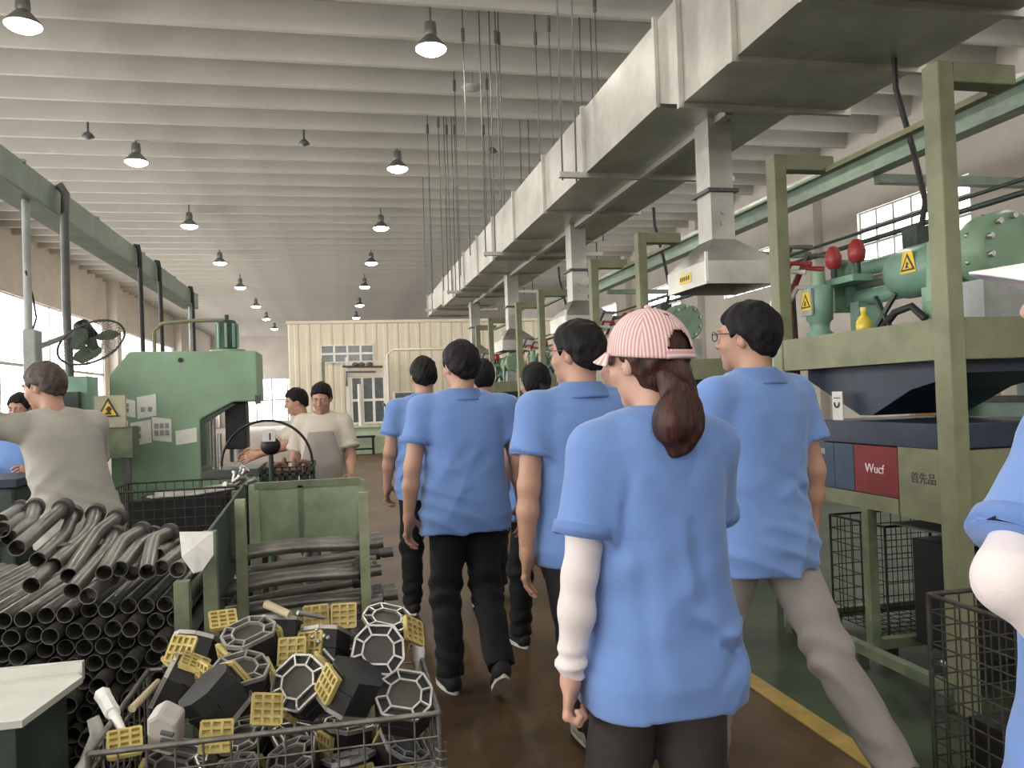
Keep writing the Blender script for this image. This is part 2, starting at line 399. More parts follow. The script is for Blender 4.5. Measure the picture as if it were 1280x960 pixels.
Bq = [5.10, 6.78, 8.2, 9.7, 11.1, 12.4, 13.8, 15.2, 16.7]
for a, b in zip(Bq[:-1], Bq[1:]): seg(a+.02, b-.02, 3.40, 3.97, x1=DB)
for a in Bq: flange(a, 3.40, 3.97, x1=DB, t=.028)
seg(16.72, 17.2, 3.40, 3.97, x1=DB, z0b=3.50); seg(17.2, 19.6, 3.50, 3.97, x1=DB); flange(19.6, 3.50, 3.97, x1=DB)
MB().box((2.70, 5.12, 3.355), (2.76, 16.7, 3.40)).build('support_angle', m_galv, duct)
# cross bearers and threaded hanger rods
for i, y in enumerate((2.95, 6.76, 10.56, 14.35, 18.1)):
    z = 3.27 if y < 4.7 else (3.40 if y < 17 else 3.5)
    MB().box((1.95, y-.025, z-.05), (3.62, y+.025, z)).build('bearer', m_galv, duct)
    for x in (1.98, 2.12, 3.40, 3.56):
        MB().cyl((x, y+.04*(x > 2.05), z-.07), (x+.02, y, ZC), .009, 6).build('hanger_rod', m_dkgrey, duct)
for x, y in ((1.77, 10.56), (2.22, 10.56), (2.27, 10.6), (2.77, 10.53), (2.85, 10.12), (1.70, 14.36), (2.05, 14.37), (2.19, 14.35), (2.72, 14.3), (1.85, 14.0), (2.4, 12.2), (1.9, 12.3), (3.29, 9.52)):
    zt = 3.97 if 2.2 < x < 3.24 else 3.35
    MB().cyl((x, y, zt), (x, y, ZC), .008, 6).build('hanger_rod', m_dkgrey, duct)
    MB().cyl((x, y, 6.25), (x, y, 6.42), .025, 8).build('anchor', m_dkgrey, duct)

def hood(i, y):
    z0, z1, z2 = 2.17, 2.33, 2.52; x0, x1, y0, y1 = 2.50, 3.06, y, y+.66
    r = empty('extraction_hood', ((x0+x1)/2, y+.33, z0), ['grey sheet metal extraction hood with yellow sticker, nearest under the duct', 'grey sheet metal extraction hood under the duct, second from the camera',
        'grey sheet metal extraction hood under the duct, third from the camera', 'grey sheet metal extraction hood under the duct end, farthest'][i], 'hood', 'hoods under the duct')
    a = [(x0,y0),(x1,y0),(x1,y1),(x0,y1)]
    sx0, sx1, sy0, sy1 = 2.655, 2.835, y+.20, y+.42
    b = [(sx0,sy0),(sx1,sy0),(sx1,sy1),(sx0,sy1)]
    m = MB(); t = .02; ins = [(x0+t,y0+t),(x1-t,y0+t),(x1-t,y1-t),(x0+t,y1-t)]
    m.add([(*p, z0) for p in a]+[(*p, z1) for p in a], [(i_, (i_+1) % 4, 4+(i_+1) % 4, 4+i_) for i_ in range(4)])
    m.add([(*p, z0) for p in a]+[(*p, z0) for p in ins], [((i_+1) % 4, i_, 4+i_, 4+(i_+1) % 4) for i_ in range(4)])
    m.add([(*p, z0) for p in ins]+[(*p, z1) for p in ins], [((i_+1) % 4, i_, 4+i_, 4+(i_+1) % 4) for i_ in range(4)]+[(4,5,6,7)])
    m.build('skirt', m_galv, r)
    m = MB(); m.add([(*p, z1) for p in a]+[(*p, z2) for p in b], [(i_, (i_+1) % 4, 4+(i_+1) % 4, 4+i_) for i_ in range(4)]+[(3,2,1,0)]); m.build('canopy', m_galv, r)
    zt = 3.40 if y < 16 else 3.42
    sub('shaft', (sx0, sy0, z2), (sx1, sy1, zt), m_galv, r)
    m = MB(); m.box((sx0-.03, sy0-.03, 2.86), (sx1+.03, sy1+.03, 2.885)); m.build('collar', m_dkgrey, r)
    for zz in (2.62, 2.70): MB().box((sx0+.07, sy0-.012, zz), (sx0+.10, sy0, zz+.02)).build('latch', m_steel, r)
    MB().box((x0-.004, y0-.004, z0+.02), (x0+.015, y0+.012, z1+.06)).build('corner_strip', m_white, r)
    if i == 0:
        s_ = sub('sticker', (x0-.004, y0+.24, z0+.05), (x0, y0+.44, z0+.115), m_yel, r)
        for q in range(5): sub('print_mark', (x0-.005, y0+.265+q*.034, z0+.068), (x0-.004, y0+.288+q*.034, z0+.098), m_ink, s_)
for i, y in enumerate((5.10, 8.62, 12.2, 15.8)): hood(i, y)

# crane girder along the right wall
g = empty('crane_girder', (7.5, 12, 4.4), 'long green steel crane girder along the right wall', 'girder')
m = MB(); m.box((7.38, YB+.1, 4.42), (7.62, 23.8, 4.46)); m.box((7.38, YB+.1, 4.70), (7.62, 23.8, 4.74)); m.box((7.48, YB+.1, 4.46), (7.52, 23.8, 4.70)); m.build('i_beam', m_crane, g)
MB().box((7.46, YB+.1, 4.74), (7.54, 23.8, 4.82)).build('rail', m_galv, g)
for b in rw[:5]: MB().box((7.6, b[1]+1.32, 4.3), (10.29, b[1]+1.48, 4.42)).build('bracket', m_crane, g)
# ================================================================== LEFT SIDE: OVERHEAD TROUGH, FAN, PRESS
b = empty('cable_trough', (-2.52, 6, 3.2), 'grey-green steel cable trough running overhead on the left', 'trough')
m = MB(); m.box((-2.65, -6, 3.2), (-2.64, 15, 3.44)); m.box((-2.41, -6, 3.2), (-2.40, 15, 3.44)); m.box((-2.65, -6, 3.19), (-2.40, 15, 3.205)); m.build('trough_body', m_crane, b)
for y in np.arange(-5, 15.1, 2.0): MB().box((-2.66, y-.02, 3.43), (-2.39, y+.02, 3.46)).build('cover_strap', m_crane, b)
for y in (-4.5, 1.3, 7.22, 14.6):
    MB().cyl((-2.47, y, 0), (-2.47, y, 3.2), .032, 10).build('support_pole', m_grey, b)
    MB().box((-2.57, y-.1, 0), (-2.37, y+.1, .015)).build('foot_plate', m_grey, b)
def cable(pts, r, label, mat=None):
    o = MB().tube(pts, r, 8).build('cable', mat or m_rubber); tag(o, label, 'cable'); return o
cable([(-2.38, 7.75, 3.46), (-2.33, 7.76, 3.38), (-2.35, 7.78, 3.1), (-2.36, 7.8, 2.4), (-2.34, 7.82, 1.2), (-2.3, 7.83, 0.0)], .036, 'thick dark cable hanging beside the pole with the fan', m_dkgrey)
for y, n in ((10.58, 'first of three thin cables hanging behind the green press'), (11.7, 'second of three thin cables hanging behind the green press'), (14.2, 'farthest of three thin cables behind the green press')):
    cable([(-2.42, y, 3.46), (-2.375, y, 3.46), (-2.36, y, 3.36), (-2.36, y+.03, 2.4), (-2.33, y-.03, 1.4), (-2.33, y, .0)], .028, n)

# fan on the pole
def fan():
    c = np.array((-2.12, 7.66, 2.04))
    r = empty('pole_fan', (-2.42, 7.3, 1.75), 'round industrial fan with wire cage on the left pole', 'fan')
    n = np.array((.50, -.40, -.77)); n /= np.linalg.norm(n)
    u = np.cross(n, (0,0,1.)); u /= np.linalg.norm(u); v = np.cross(u, n)
    def ring(R_, off, t):
        return MB().tube([c+n*off+R_*(math.cos(a)*u+math.sin(a)*v) for a in np.linspace(0, 2*math.pi, 33)], t, 6, cap=False)
    ring(.285, 0, .010).build('rim', m_dkgrey, r)
    w_ = MB()
    for k in range(36):
        a = 2*math.pi*k/36; d = math.cos(a)*u+math.sin(a)*v
        w_.tube([c+n*.07+d*.05, c+n*.075+d*.16, c+n*.045+d*.25, c+d*.285, c-n*.05+d*.25, c-n*.07+d*.12], .0022, 4, cap=False)
    for R_, of in ((.10, .075), (.17, .074), (.23, .055), (.20, -.065)):
        w_.tube([c+n*of+R_*(math.cos(a)*u+math.sin(a)*v) for a in np.linspace(0, 2*math.pi, 33)], .002, 4, cap=False)
    w_.build('cage', m_wire, r)
    MB().cyl(c-n*.07, c-n*.22, .085, 16, .07).build('motor', m_black, r)
    MB().cyl(c-n*.02, c+n*.06, .05, 14, .035).build('hub', m_dkgrey, r)
    for k in range(3):
        a0 = 2*math.pi*k/3; m = MB(); q = []
        for s_ in np.linspace(0, 1, 6):
            a = a0+.9*s_*.6; rr = .05+.20*s_; w2 = .03+.075*math.sin(math.pi*min(1, s_*.9+.1))
            d = math.cos(a)*u+math.sin(a)*v; t = -math.sin(a)*u+math.cos(a)*v
            q += [c+d*rr-t*w2+n*.02, c+d*rr+t*w2-n*.02]
        q2 = [p-n*.004 for p in q]; N_ = len(q)
        m.add(q+q2, [(2*i, 2*i+1, 2*i+3, 2*i+2) for i in range(5)]+[(N_+2*i+2, N_+2*i+3, N_+2*i+1, N_+2*i) for i in range(5)], True); m.build('blade', m_steel, r)
    MB().bar(c-n*.16, (-2.44, 7.3, 1.98), .04, .04).build('bracket_arm', m_grey, r)
    m = MB(); m.box((-2.50, 7.16, 1.72), (-2.40, 7.32, 2.12)); m.build('junction_box', m_grey, r, bevel=.012)
    MB().tube([(-2.45, 7.25, 2.12), (-2.42, 7.25, 2.22), (-2.44, 7.24, 2.4), (-2.47, 7.185, 2.6)], .008, 6).build('power_cord', m_rubber, r)
fan()

# green C-frame press, its flat side towards the aisle
P0 = 7.5
pr = empty('press_machine', (-1.5, 7.9, 0), 'tall green C-frame press with papers on its side', 'machine')
MB().prism([(-1.95, .0), (-1.21, .0), (-1.21, 1.33), (-.93, 1.475), (-.715, 1.475), (-.715, 1.93), (-1.78, 1.945), (-1.95, 1.74)], P0, P0+.55, 'y').build('c_frame', m_green, pr, bevel=.015)
MB().prism([(-1.205, .92), (-1.205, 1.32), (-.94, 1.46), (-.90, 1.46), (-1.17, 1.29), (-1.17, .92)], P0-.012, P0, 'y').build('throat_edge', m_gdark, pr)
m = MB().box((-1.02, P0+.12, 1.05), (-.84, P0+.42, 1.475)); m.build('ram', m_black, pr, bevel=.01)
m = MB().cyl((-.93, P0+.22, .93), (-.93, P0+.22, 1.06), .07, 14); m.build('die_holder', m_steel, pr)
MB().cyl((-1.12, P0+.1, .88), (-1.12, P0+.1, 1.36), .022, 10).build('guide_rod', m_steel, pr)
MB().cyl((-1.06, P0+.05, .88), (-1.06, P0+.05, 1.2), .018, 10).build('guide_rod', m_steel, pr)
MB().box((-1.2, P0-.05, .0), (-.62, P0+.6, .82)).build('bed', m_green, pr, bevel=.01)
MB().box((-1.2, P0-.08, .82), (-.6, P0+.6, .88)).build('bolster_plate', m_dkgrey, pr)
m = MB().cyl((-1.0, P0+.28, 1.935), (-1.0, P0+.28, 1.96), .16, 20); m.build('motor_flange', m_green, pr)
m = MB().lathe([(.085, .025), (.085, .28), (.07, .30), (.02, .30), (.02, .35), (.001, .35)], (-1.0, P0+.28, 1.935), 18); m.build('motor', m_gdark, pr)
for k in range(8):
    a = 2*math.pi*k/8; MB().cbox((-1.0+.092*math.cos(a), P0+.28+.092*math.sin(a), 2.09), (.022, .022, .22), Euler((0,0,a)).to_matrix()).build('cooling_fin', m_green2, pr)
MB().tube([(-1.0, P0+.28, 2.24), (-1.3, P0+.28, 2.235), (-1.56, P0+.28, 2.215), (-1.63, P0+.28, 2.15), (-1.63, P0+.28, 1.94)], .017, 8).build('conduit', m_olive, pr)
MB().cyl((-1.36, P0-.008, 1.86), (-1.36, P0, 1.86), .022, 12).build('bolt_hole', m_black, pr)
MB().box((-.74, P0-.03, 1.45), (-.70, P0+.1, 1.53)).build('limit_switch', m_dkgrey, pr)
MB().box((-1.4, P0-.04, .0), (-1.22, P0-.0, .75)).build('side_door', m_green, pr)
# papers taped on the press, each with printed blocks
sheets = [(153, 499, 169, 521, 'small white paper taped at the upper left of the green press', 1), (172, 494, 195, 522, 'white paper with two dark pictures, upper right of the papers', 2),
          (150, 524, 160, 557, 'narrow white paper at the lower left corner of the press papers', 0), (164, 526, 189, 556, 'white paper with a grey picture, below the small one', 1),
          (191, 522, 214, 552, 'white paper with two grey pictures, beside the lower middle one', 3), (220, 536, 246, 555, 'wide blank paper taped near the press throat', 0)]
for i, (x0, y0, x1, y1, lb, npic) in enumerate(sheets):
    a = atY(x0, y1, P0); c = atY(x1, y0, P0); off = -.004-.003*(i % 2)
    r = empty('paper_sheet', ((a[0]+c[0])/2, P0, a[2]), lb, 'paper', 'papers taped on the press')
    m = MB(); tl = .012*(-1)**i
    m.add([(a[0], P0+off, a[2]+tl), (c[0], P0+off, a[2]-tl), (c[0], P0+off-.006, c[2]-tl), (a[0], P0+off-.003, c[2]+tl)] + [(a[0], P0-.0005, a[2]+tl), (c[0], P0-.0005, a[2]-tl), (c[0], P0-.0005, c[2]-tl), (a[0], P0-.0005, c[2]+tl)],
          [(0,1,2,3), (7,6,5,4), (0,4,5,1), (1,5,6,2), (2,6,7,3), (3,7,4,0)]); m.build('sheet', m_paper, r)
    W, Hh = c[0]-a[0], c[2]-a[2]
    for q in range(npic):
        xx = a[0]+W*(.2+.38*q) if npic > 1 else a[0]+W*.3
        if npic == 3: xx = a[0]+W*(.12+.28*q)
        for j in range(1 if npic == 2 else 2):
            MB().box((xx, P0+off-.010, a[2]+Hh*(.25+.30*j)), (xx+W*.2, P0+off-.0005, a[2]+Hh*(.47+.30*j))).build('printed_picture', m_inkg, r)

# warning board on a small post box in front of the press
r = empty('warning_board', (-1.83, 7.05, 0), 'beige board with yellow warning triangle beside the press', 'sign')
m = MB().box((-1.93, 7.0, 1.30), (-1.70, 7.03, 1.56)); m.build('board', M('beige_board', (.42, .40, .27), .6), r)
m = MB(); m.prism([(-1.91, 1.385), (-1.745, 1.385), (-1.827, 1.54)], 6.992, 7.0, 'y'); t = m.build('triangle', m_ink, r)
m = MB(); m.prism([(-1.888, 1.398), (-1.766, 1.398), (-1.827, 1.513)], 6.989, 6.993, 'y'); m.build('triangle_field', m_yel, t)
m = MB(); m.prism([(-1.862, 1.405), (-1.80, 1.405), (-1.81, 1.43), (-1.795, 1.45), (-1.82, 1.475), (-1.845, 1.45), (-1.83, 1.43)], 6.986, 6.99, 'y'); m.build('hand_symbol', m_ink, t)
MB().box((-1.96, 7.03, 1.05), (-1.66, 7.25, 1.30)).build('switch_box', m_olived, r)
for x in (-1.92, -1.72): MB().box((x-.025, 7.08, 0), (x+.025, 7.13, 1.05)).build('leg', m_dkgrey, r)
# slim control cabinet behind the grey worker
r = empty('control_cabinet', (-2.1, 7.3, 0), 'slim pale green control cabinet behind the bending worker', 'cabinet')
sub('cabinet_body', (-2.19, 7.2, 0), (-2.03, 7.5, 1.73), m_green2, r, .008)
sub('cabinet_panel', (-2.23, 7.12, 1.1), (-2.08, 7.19, 1.60), m_gdark, r, .005)
# dark oily box machine at the left edge
r = empty('oil_tank', (-2.4, 5.2, 0), 'dark green oily tank at the left edge behind the worker', 'tank')
sub('tank_body', (-3.0, 5.0, 0), (-1.80, 5.5, 1.02), m_gdark, r, .02); sub('tank_lid', (-3.02, 4.98, 1.02), (-1.78, 5.52, 1.07), m_navy, r, .006)
sub('red_cover', (-2.15, 4.97, .55), (-1.9, 5.0, .80), m_red, r)

# ================================================================== WIRE BASKETS
def wire_basket(name, lo, hi, sp, label, mat, rim=.008, wr_=.0028, vs_=None, feet=True, group=None):
    x0, y0, z0 = lo; x1, y1, z1 = hi; vs_ = vs_ or sp
    r = empty(name, ((x0+x1)/2, (y0+y1)/2, 0), label, 'basket', group)
    m = MB(); P4 = [(x0,y0),(x1,y0),(x1,y1),(x0,y1)]
    for i in range(4): m.tube([(*P4[i], z1), (*P4[(i+1) % 4], z1)], rim, 8)
    m.build('top_rim', mat, r)
    for i in range(4): MB().tube([(*P4[i], z0), (*P4[i], z1)], rim, 8).build('corner_post', mat, r)
    for i in range(4):
        a = np.array(P4[i]); c = np.array(P4[(i+1) % 4]); L_ = np.linalg.norm(c-a); n = max(2, round(L_/sp)); m = MB()
        for k in range(1, n): p = a+(c-a)*k/n; m.tube([(*p, z0), (*p, z1)], wr_, 5)
        nz = max(2, round((z1-z0)/vs_))
        for k in range(nz): z = z0+(z1-z0)*k/nz; m.tube([(*a, z), (*c, z)], wr_, 5)
        m.build('wire_side', mat, r)
    m = MB(); n = max(2, round((x1-x0)/sp))
    for k in range(n+1): x = x0+(x1-x0)*k/n; m.tube([(x, y0, z0), (x, y1, z0)], wr_, 5)
    n = max(2, round((y1-y0)/sp))
    for k in range(n+1): y = y0+(y1-y0)*k/n; m.tube([(x0, y, z0+.004), (x1, y, z0+.004)], wr_, 5)
    m.build('wire_bottom', mat, r)
    if feet:
        for p in P4: MB().box((p[0]-.03, p[1]-.03, 0), (p[0]+.03, p[1]+.03, z0+.004)).build('foot', mat, r)
    return r
# basket of rods beside the press
pb = wire_basket('wire_basket', (-1.44, 5.3, .12), (-.66, 5.95, .93), .06, 'dark wire basket with rods on top, before the green press', m_wired, .007)
m = MB().box((-1.30, 5.40, .14), (-.75, 5.88, .86)); 
blk = m.build('component_box', m_black); tag(blk, 'black lidded bin standing inside the wire basket by the press', 'bin')
for i in range(11):
    x0 = -1.22+random.uniform(0, .1); y = 5.42+.04*i; z = .875+.0*i
    o = MB().tube([(x0, y, z), (-.95, y+.01, z+.004), (-.66+random.uniform(-.05, .03), y+random.uniform(-.02, .02), z+.03)], .011, 8).build('steel_rod', m_steel)
    tag(o, 'thin bright steel rod lying on the bin in the wire basket', 'rod', 'rods on the basket by the press')
for i in range(7):
    p = np.array((-.70+.035*(i % 4), 5.36+.06*i, .935+.03*(i % 3)))
    r = empty('pipe_fitting', p, 'small bright threaded fitting heaped on the rod ends', 'fitting', 'fittings on the rods')
    d = np.array((random.uniform(-1, 1), random.uniform(-1, 1), random.uniform(0, .8))); d /= np.linalg.norm(d)
    MB().cyl(p-d*.03, p+d*.03, .014, 8).build('shank', m_alloy, r); MB().cyl(p+d*.025, p+d*.04, .024, 6).build('hex_nut', m_alloy, r)

# ventilated dark green crate with red-brown parts behind the rack
def crate(x0, y0, x1, y1, z0, z1, label, mat):
    r = empty('perforated_crate', ((x0+x1)/2, (y0+y1)/2, z0), label, 'crate')
    for (a, c, ax) in (((x0, y0), (x1, y0), 0), ((x0, y1), (x1, y1), 0), ((x0, y0), (x0, y1), 1), ((x1, y0), (x1, y1), 1)):
        m = MB(); L_ = (c[ax]-a[ax]); n = max(3, round(L_/.045)); t = .008
        def bx(u0, u1, q0, q1):
            if ax == 0: m.box((a[0]+u0, a[1]-t, q0), (a[0]+u1, a[1]+t, q1))
            else: m.box((a[0]-t, a[1]+u0, q0), (a[0]+t, a[1]+u1, q1))
        for k in range(n+1): u = L_*k/n; bx(max(0, u-.008), min(L_, u+.008), z0, z1)
        nz = round((z1-z0)/.05)
        for k in range(nz+1): q = z0+(z1-z0)*k/nz; bx(0, L_, max(z0, q-.008), min(z1, q+.008))
        m.build('grid_side', mat, r)
    sub('crate_floor', (x0, y0, z0), (x1, y1, z0+.01), mat, r)
    MB().box((x0-.015, y0-.015, z1-.03), (x0, y1+.015, z1)).build('lip', mat, r); MB().box((x1, y0-.015, z1-.03), (x1+.015, y1+.015, z1)).build('lip', mat, r)
crate(-.53, 5.55, -.20, 6.05, .52, 1.02, 'dark green perforated crate beside the white-shirted worker', m_gdark)
r = empty('crate_stand', (-.37, 5.8, 0), 'low dark stand carrying the perforated crate', 'stand')
sub('stand_top', (-.58, 5.5, .48), (-.15, 6.1, .52), m_dkgrey, r)
for x in (-.56, -.19):
    for y in (5.53, 6.05): sub('leg', (x-.02, y-.02, 0), (x+.02, y+.02, .48), m_dkgrey, r)
m_rust = M('red_brown_part', (.13, .055, .042), .6, scale=12, rgb2=(.24, .13, .11))
for i in range(10):
    p = np.array((-.47+.07*(i % 4)+random.uniform(-.01, .01), 5.64+.11*(i//4), .90+.05*random.random()))
    r = empty('moulded_clamp', p-[0, 0, .36], 'red-brown moulded clamp heaped in the perforated crate', 'clamp', 'clamps in the crate')
    MB().torus(p+[0, 0, .06], .045, .014, ['x', 'y', 'z'][i % 3], 14, 6).build('clamp_ring', m_rust, r)
    MB().box(p-[.02, .02, .36], p+[.02, .02, .05]).build('clamp_stem', m_rust, r)
r = empty('gauge_head', (-.45, 5.50, 0), 'black gauge head with a white label on a dark post', 'gauge')
MB().cyl((-.45, 5.44, 0), (-.45, 5.44, 1.12), .016, 10).build('post', m_gdark, r)
MB().box((-.53, 5.36, 0), (-.37, 5.49, .02)).build('base', m_gdark, r)
MB().ball((-.45, 5.44, 1.17), (.065, .05, .06)).build('dial_body', m_black, r)
MB().box((-.495, 5.38, 1.20), (-.415, 5.40, 1.275)).build('label_plate', m_white, r); MB().box((-.452, 5.376, 1.21), (-.442, 5.38, 1.255)).build('print_mark', m_ink, r)
o = MB().torus((-.50, 5.75, 1.03), .30, .009, 'y', 26, 6, .0, math.pi).build('wire_hoop', m_black); tag(o, 'thin black wire hoop arching over the perforated crate', 'hoop')

# ================================================================== PIPE RACK (left foreground)
rk = empty('pipe_rack', (-.9, 2.95, 0), 'dull green steel rack full of bent pipes at lower left', 'rack')
for x in (-1.37, -.43):
    for y in (2.48, 3.52):
        if (x, y) == (-.43, 2.48): continue
        sub('post', (x-.02, y-.02, 0), (x+.02, y+.02, 1.08 if x > -1 else 1.0), m_olived, rk)
sub('post', (-.475, 2.42, 0), (-.435, 2.46, .94), m_olived, rk)
sub('post', (-.425, 2.60, 0), (-.385, 2.64, 1.05), m_olived, rk)
m = MB(); m.prism([(2.60, .98), (2.64, 1.05), (3.54, 1.10), (3.54, .80), (2.70, .80)], -.415, -.405, 'x'); m.build('side_plate', m_gdark, rk)
for z in (.10, .5): MB().bar((-.43, 2.48, z), (-.43, 3.52, z), .04).build('side_rail', m_olived, rk); MB().bar((-1.37, 2.48, z), (-1.37, 3.52, z), .04).build('side_rail', m_olived, rk)
for y in (2.6, 3.4): MB().bar((-1.37, y, .08), (-.43, y, .08), .05).build('floor_beam', m_olived, rk)
tg = atY(245, 682, 2.40)
r = empty('paper_tag', (tg[0], 2.43, .93), 'crumpled white paper tag on the front rack post', 'tag')
m = MB(); q = [(-.045, .04, -.01), (.045, .035, -.012), (.045, -.03, -.016), (.012, -.075, -.004), (-.012, -.08, -.006), (-.04, -.03, -.014), (0, 0, -.022)]
pts = [(tg[0]+a, 2.42+c, tg[2]+b_) for a, b_, c in q]; pts2 = [(p[0], p[1]+.002, p[2]) for p in pts]
m.add(pts+pts2, [(i, (i+1) % 6, 6) for i in range(6)]+[((i+1) % 6+7, i+7, 13) for i in range(6)]+[((i+1) % 6, i, 7+i, 7+(i+1) % 6) for i in range(6)]); m.build('tag_sheet', m_paper, r)
# stacked lower pipes: only open ends face the aisle
pm = MB().tube([(0, 0, 0), (0, .80, 0)], .0245, 12, hollow=.10); pme = pm.mesh('pipe')
row = 0; z = .13
while z < .865:
    x = -1.31+(.0265 if row % 2 else 0)
    while x < -.48:
        o = mesh_obj('steel_pipe', pme, m_pipe); o.location = (x, 2.50+random.uniform(-.035, .05)+max(0, z-.6)*.3, z); o.rotation_euler = (0, 0, random.uniform(-.012, .012))
        tag(o, 'open ended dark steel pipe in the packed stack of the left rack', 'pipe', 'straight pipes stacked in the left rack'); x += .0535
    row += 1; z += .0475
# loose bent pipes thrown on top, each traced from its near end, bend and far end
tops = [((11, 672), (37, 655), (43, 636), .30), ((21, 685), (48, 662), (77, 637), .12), ((47, 700), (80, 670), (90, 645), .20), ((67, 707), (110, 667), (119, 643), .22),
        ((86, 720), (120, 667), (145, 649), .16), ((90, 739), (132, 690), (142, 670), .05), ((130, 716), (152, 677), (175, 665), .10), ((150, 711), (172, 682), (190, 670), .18),
        ((165, 717), (178, 695), (186, 680), .24), ((184, 715), (192, 675), (210, 667), .08), ((201, 710), (222, 692), (232, 685), .14), ((39, 732), (62, 710), (78, 695), .02),
        ((110, 745), (124, 733), (134, 722), .0), ((0, 652), (12, 645), (25, 637), .34), ((2, 662), (20, 652), (30, 647), .26), ((197, 695), (210, 684), (220, 680), .28), ((222, 712), (240, 700), (262, 680), .1), ((-12, 690), (8, 668), (14, 650), .2)]
for i, (a, b_, c, dy) in enumerate(tops):
    Y0 = 2.42+dy*.9; L1, L2 = (.34, .52) if i not in (11, 12) else (.2, .3)
    p0, p1, p2 = atY(*a, Y0), atY(*b_, Y0+L1), atY(*c, Y0+L2)
    pts = [p0, p0*.5+p1*.5, p1*.80+p0*.2, p1*.92+p0*.04+p2*.04, p1*.80+p2*.2, p1*.45+p2*.55, p2]
    r = empty('bent_pipe', p0, 'bent grey steel pipe loose on top of the left pipe heap, %s' % (ORD[i]+' from its left' if i < 12 else ['low in front', 'at left edge', 'second at left edge', 'right and behind', 'beside the paper tag', 'outermost at left'][i-12]), 'pipe', 'bent pipes on the heap')
    MB().tube(pts, .0235, 14, hollow=.1).build('tube', m_pipe, r)
    d = p2-pts[-2]; d /= np.linalg.norm(d)
    MB().cyl(p2, p2+d*.03, .034, 14).build('end_flange', m_pipeend, r)

# ================================================================== PIPE STILLAGE with horizontal pipes
st = empty('pipe_stillage', (-.15, 3.35, 0), 'pale green stillage of horizontal pipes in the foreground centre', 'stillage')
for x in (-.37, .075):
    for y in (3.1, 3.62): sub('post', (x-.018, y-.018, 0), (x+.018, y+.018, 1.09), M('stillage_green', (.22, .25, .15), .55, scale=9, rgb2=(.33, .37, .24), bump=.05), st)
for nm, x0, x1 in (('plate', -.352, -.185), ('plate', -.175, .057)): sub('sheet_panel', (x0, 3.605, .80), (x1, 3.612, 1.075), M('panel_green', (.20, .27, .17), .6, scale=7, rgb2=(.30, .37, .25), bump=.04), st)
sub('panel_seam', (-.19, 3.60, .80), (-.17, 3.615, 1.08), m_olived, st)
sub('top_rail', (-.37, 3.60, 1.07), (.075, 3.64, 1.10), m_olived, st)
for z in (.12, .56): 
    sub('cross_rail', (-.37, 3.60, z-.02), (.075, 3.64, z+.02), m_olived, st); 
for y in (3.1, 3.62): sub('base_rail', (-.37, y-.02, .06), (.075, y+.02, .10), m_olived, st)
for x in (-.37, .075): sub('side_rail', (x-.015, 3.1, .10), (x+.015, 3.62, .14), m_olived, st)
for i in range(26):
    lay = i//4; j = i % 4; z = .16+lay*.118+random.uniform(-.004, .004); y = 3.17+j*.115+random.uniform(-.01, .01)
    if i >= 24: z = .16+6*.118; 
    a = np.array((-.48+random.uniform(-.03, .06), y, z-.018)); c = np.array((.10+random.uniform(-.05, .06), y+random.uniform(-.012, .012), z+.02))
    hmp = random.uniform(.0, .022); tl = random.uniform(-.01, .014)
    pts = [a+(c-a)*t+np.array((0, 0, hmp*math.sin(math.pi*min(1, t*1.15))+tl*t)) for t in np.linspace(0, 1, 9)]
    r = empty('curved_pipe', a, 'slightly curved grey pipe with end flange lying across the green stillage', 'pipe', 'pipes in the stillage')
    MB().tube(pts, [.017]+[.0205]*7+[.019], 12, hollow=.1).build('tube', m_pipe, r)
    MB().tube([pts[-2]*.6+pts[-1]*.4, pts[-1]*.9+pts[-2]*.1], .027, 12).build('flange', m_pipeend, r)
    MB().tube([pts[-1], pts[-1]*1.6-pts[-2]*.6], .024, 10, hollow=.15).build('coupling', m_pipe, r)
# ================================================================== FRONT BASKET OF CASTINGS
fb = wire_basket('wire_basket', (-.51, 1.75, .10), (.19, 2.26, .75), .052, 'wire basket heaped with black castings in the foreground', m_wire, .0065, .0024, .05)
m = MB(); m.tube([(.19+.012*math.cos(a), 1.75+.012*math.sin(a)-.01, .69-.018*a/(2*math.pi)) for a in np.linspace(0, 8*math.pi, 65)], .0018, 5); m.build('hinge_spring', m_wire, fb)
m = MB()
for k in range(9):
    y = 1.75+.51*k/8; m.tube([(-.51, y, .75), (-.524, y+.03, .728), (-.51, y+.06 if k < 8 else y, .708)], .0022, 5)
m.tube([(-.51, 1.75, .71), (-.51, 2.26, .71)], .005, 6); m.tube([(.19, 1.75, .71), (.19, 2.26, .71)], .005, 6); m.build('lattice_edge', m_wire, fb)
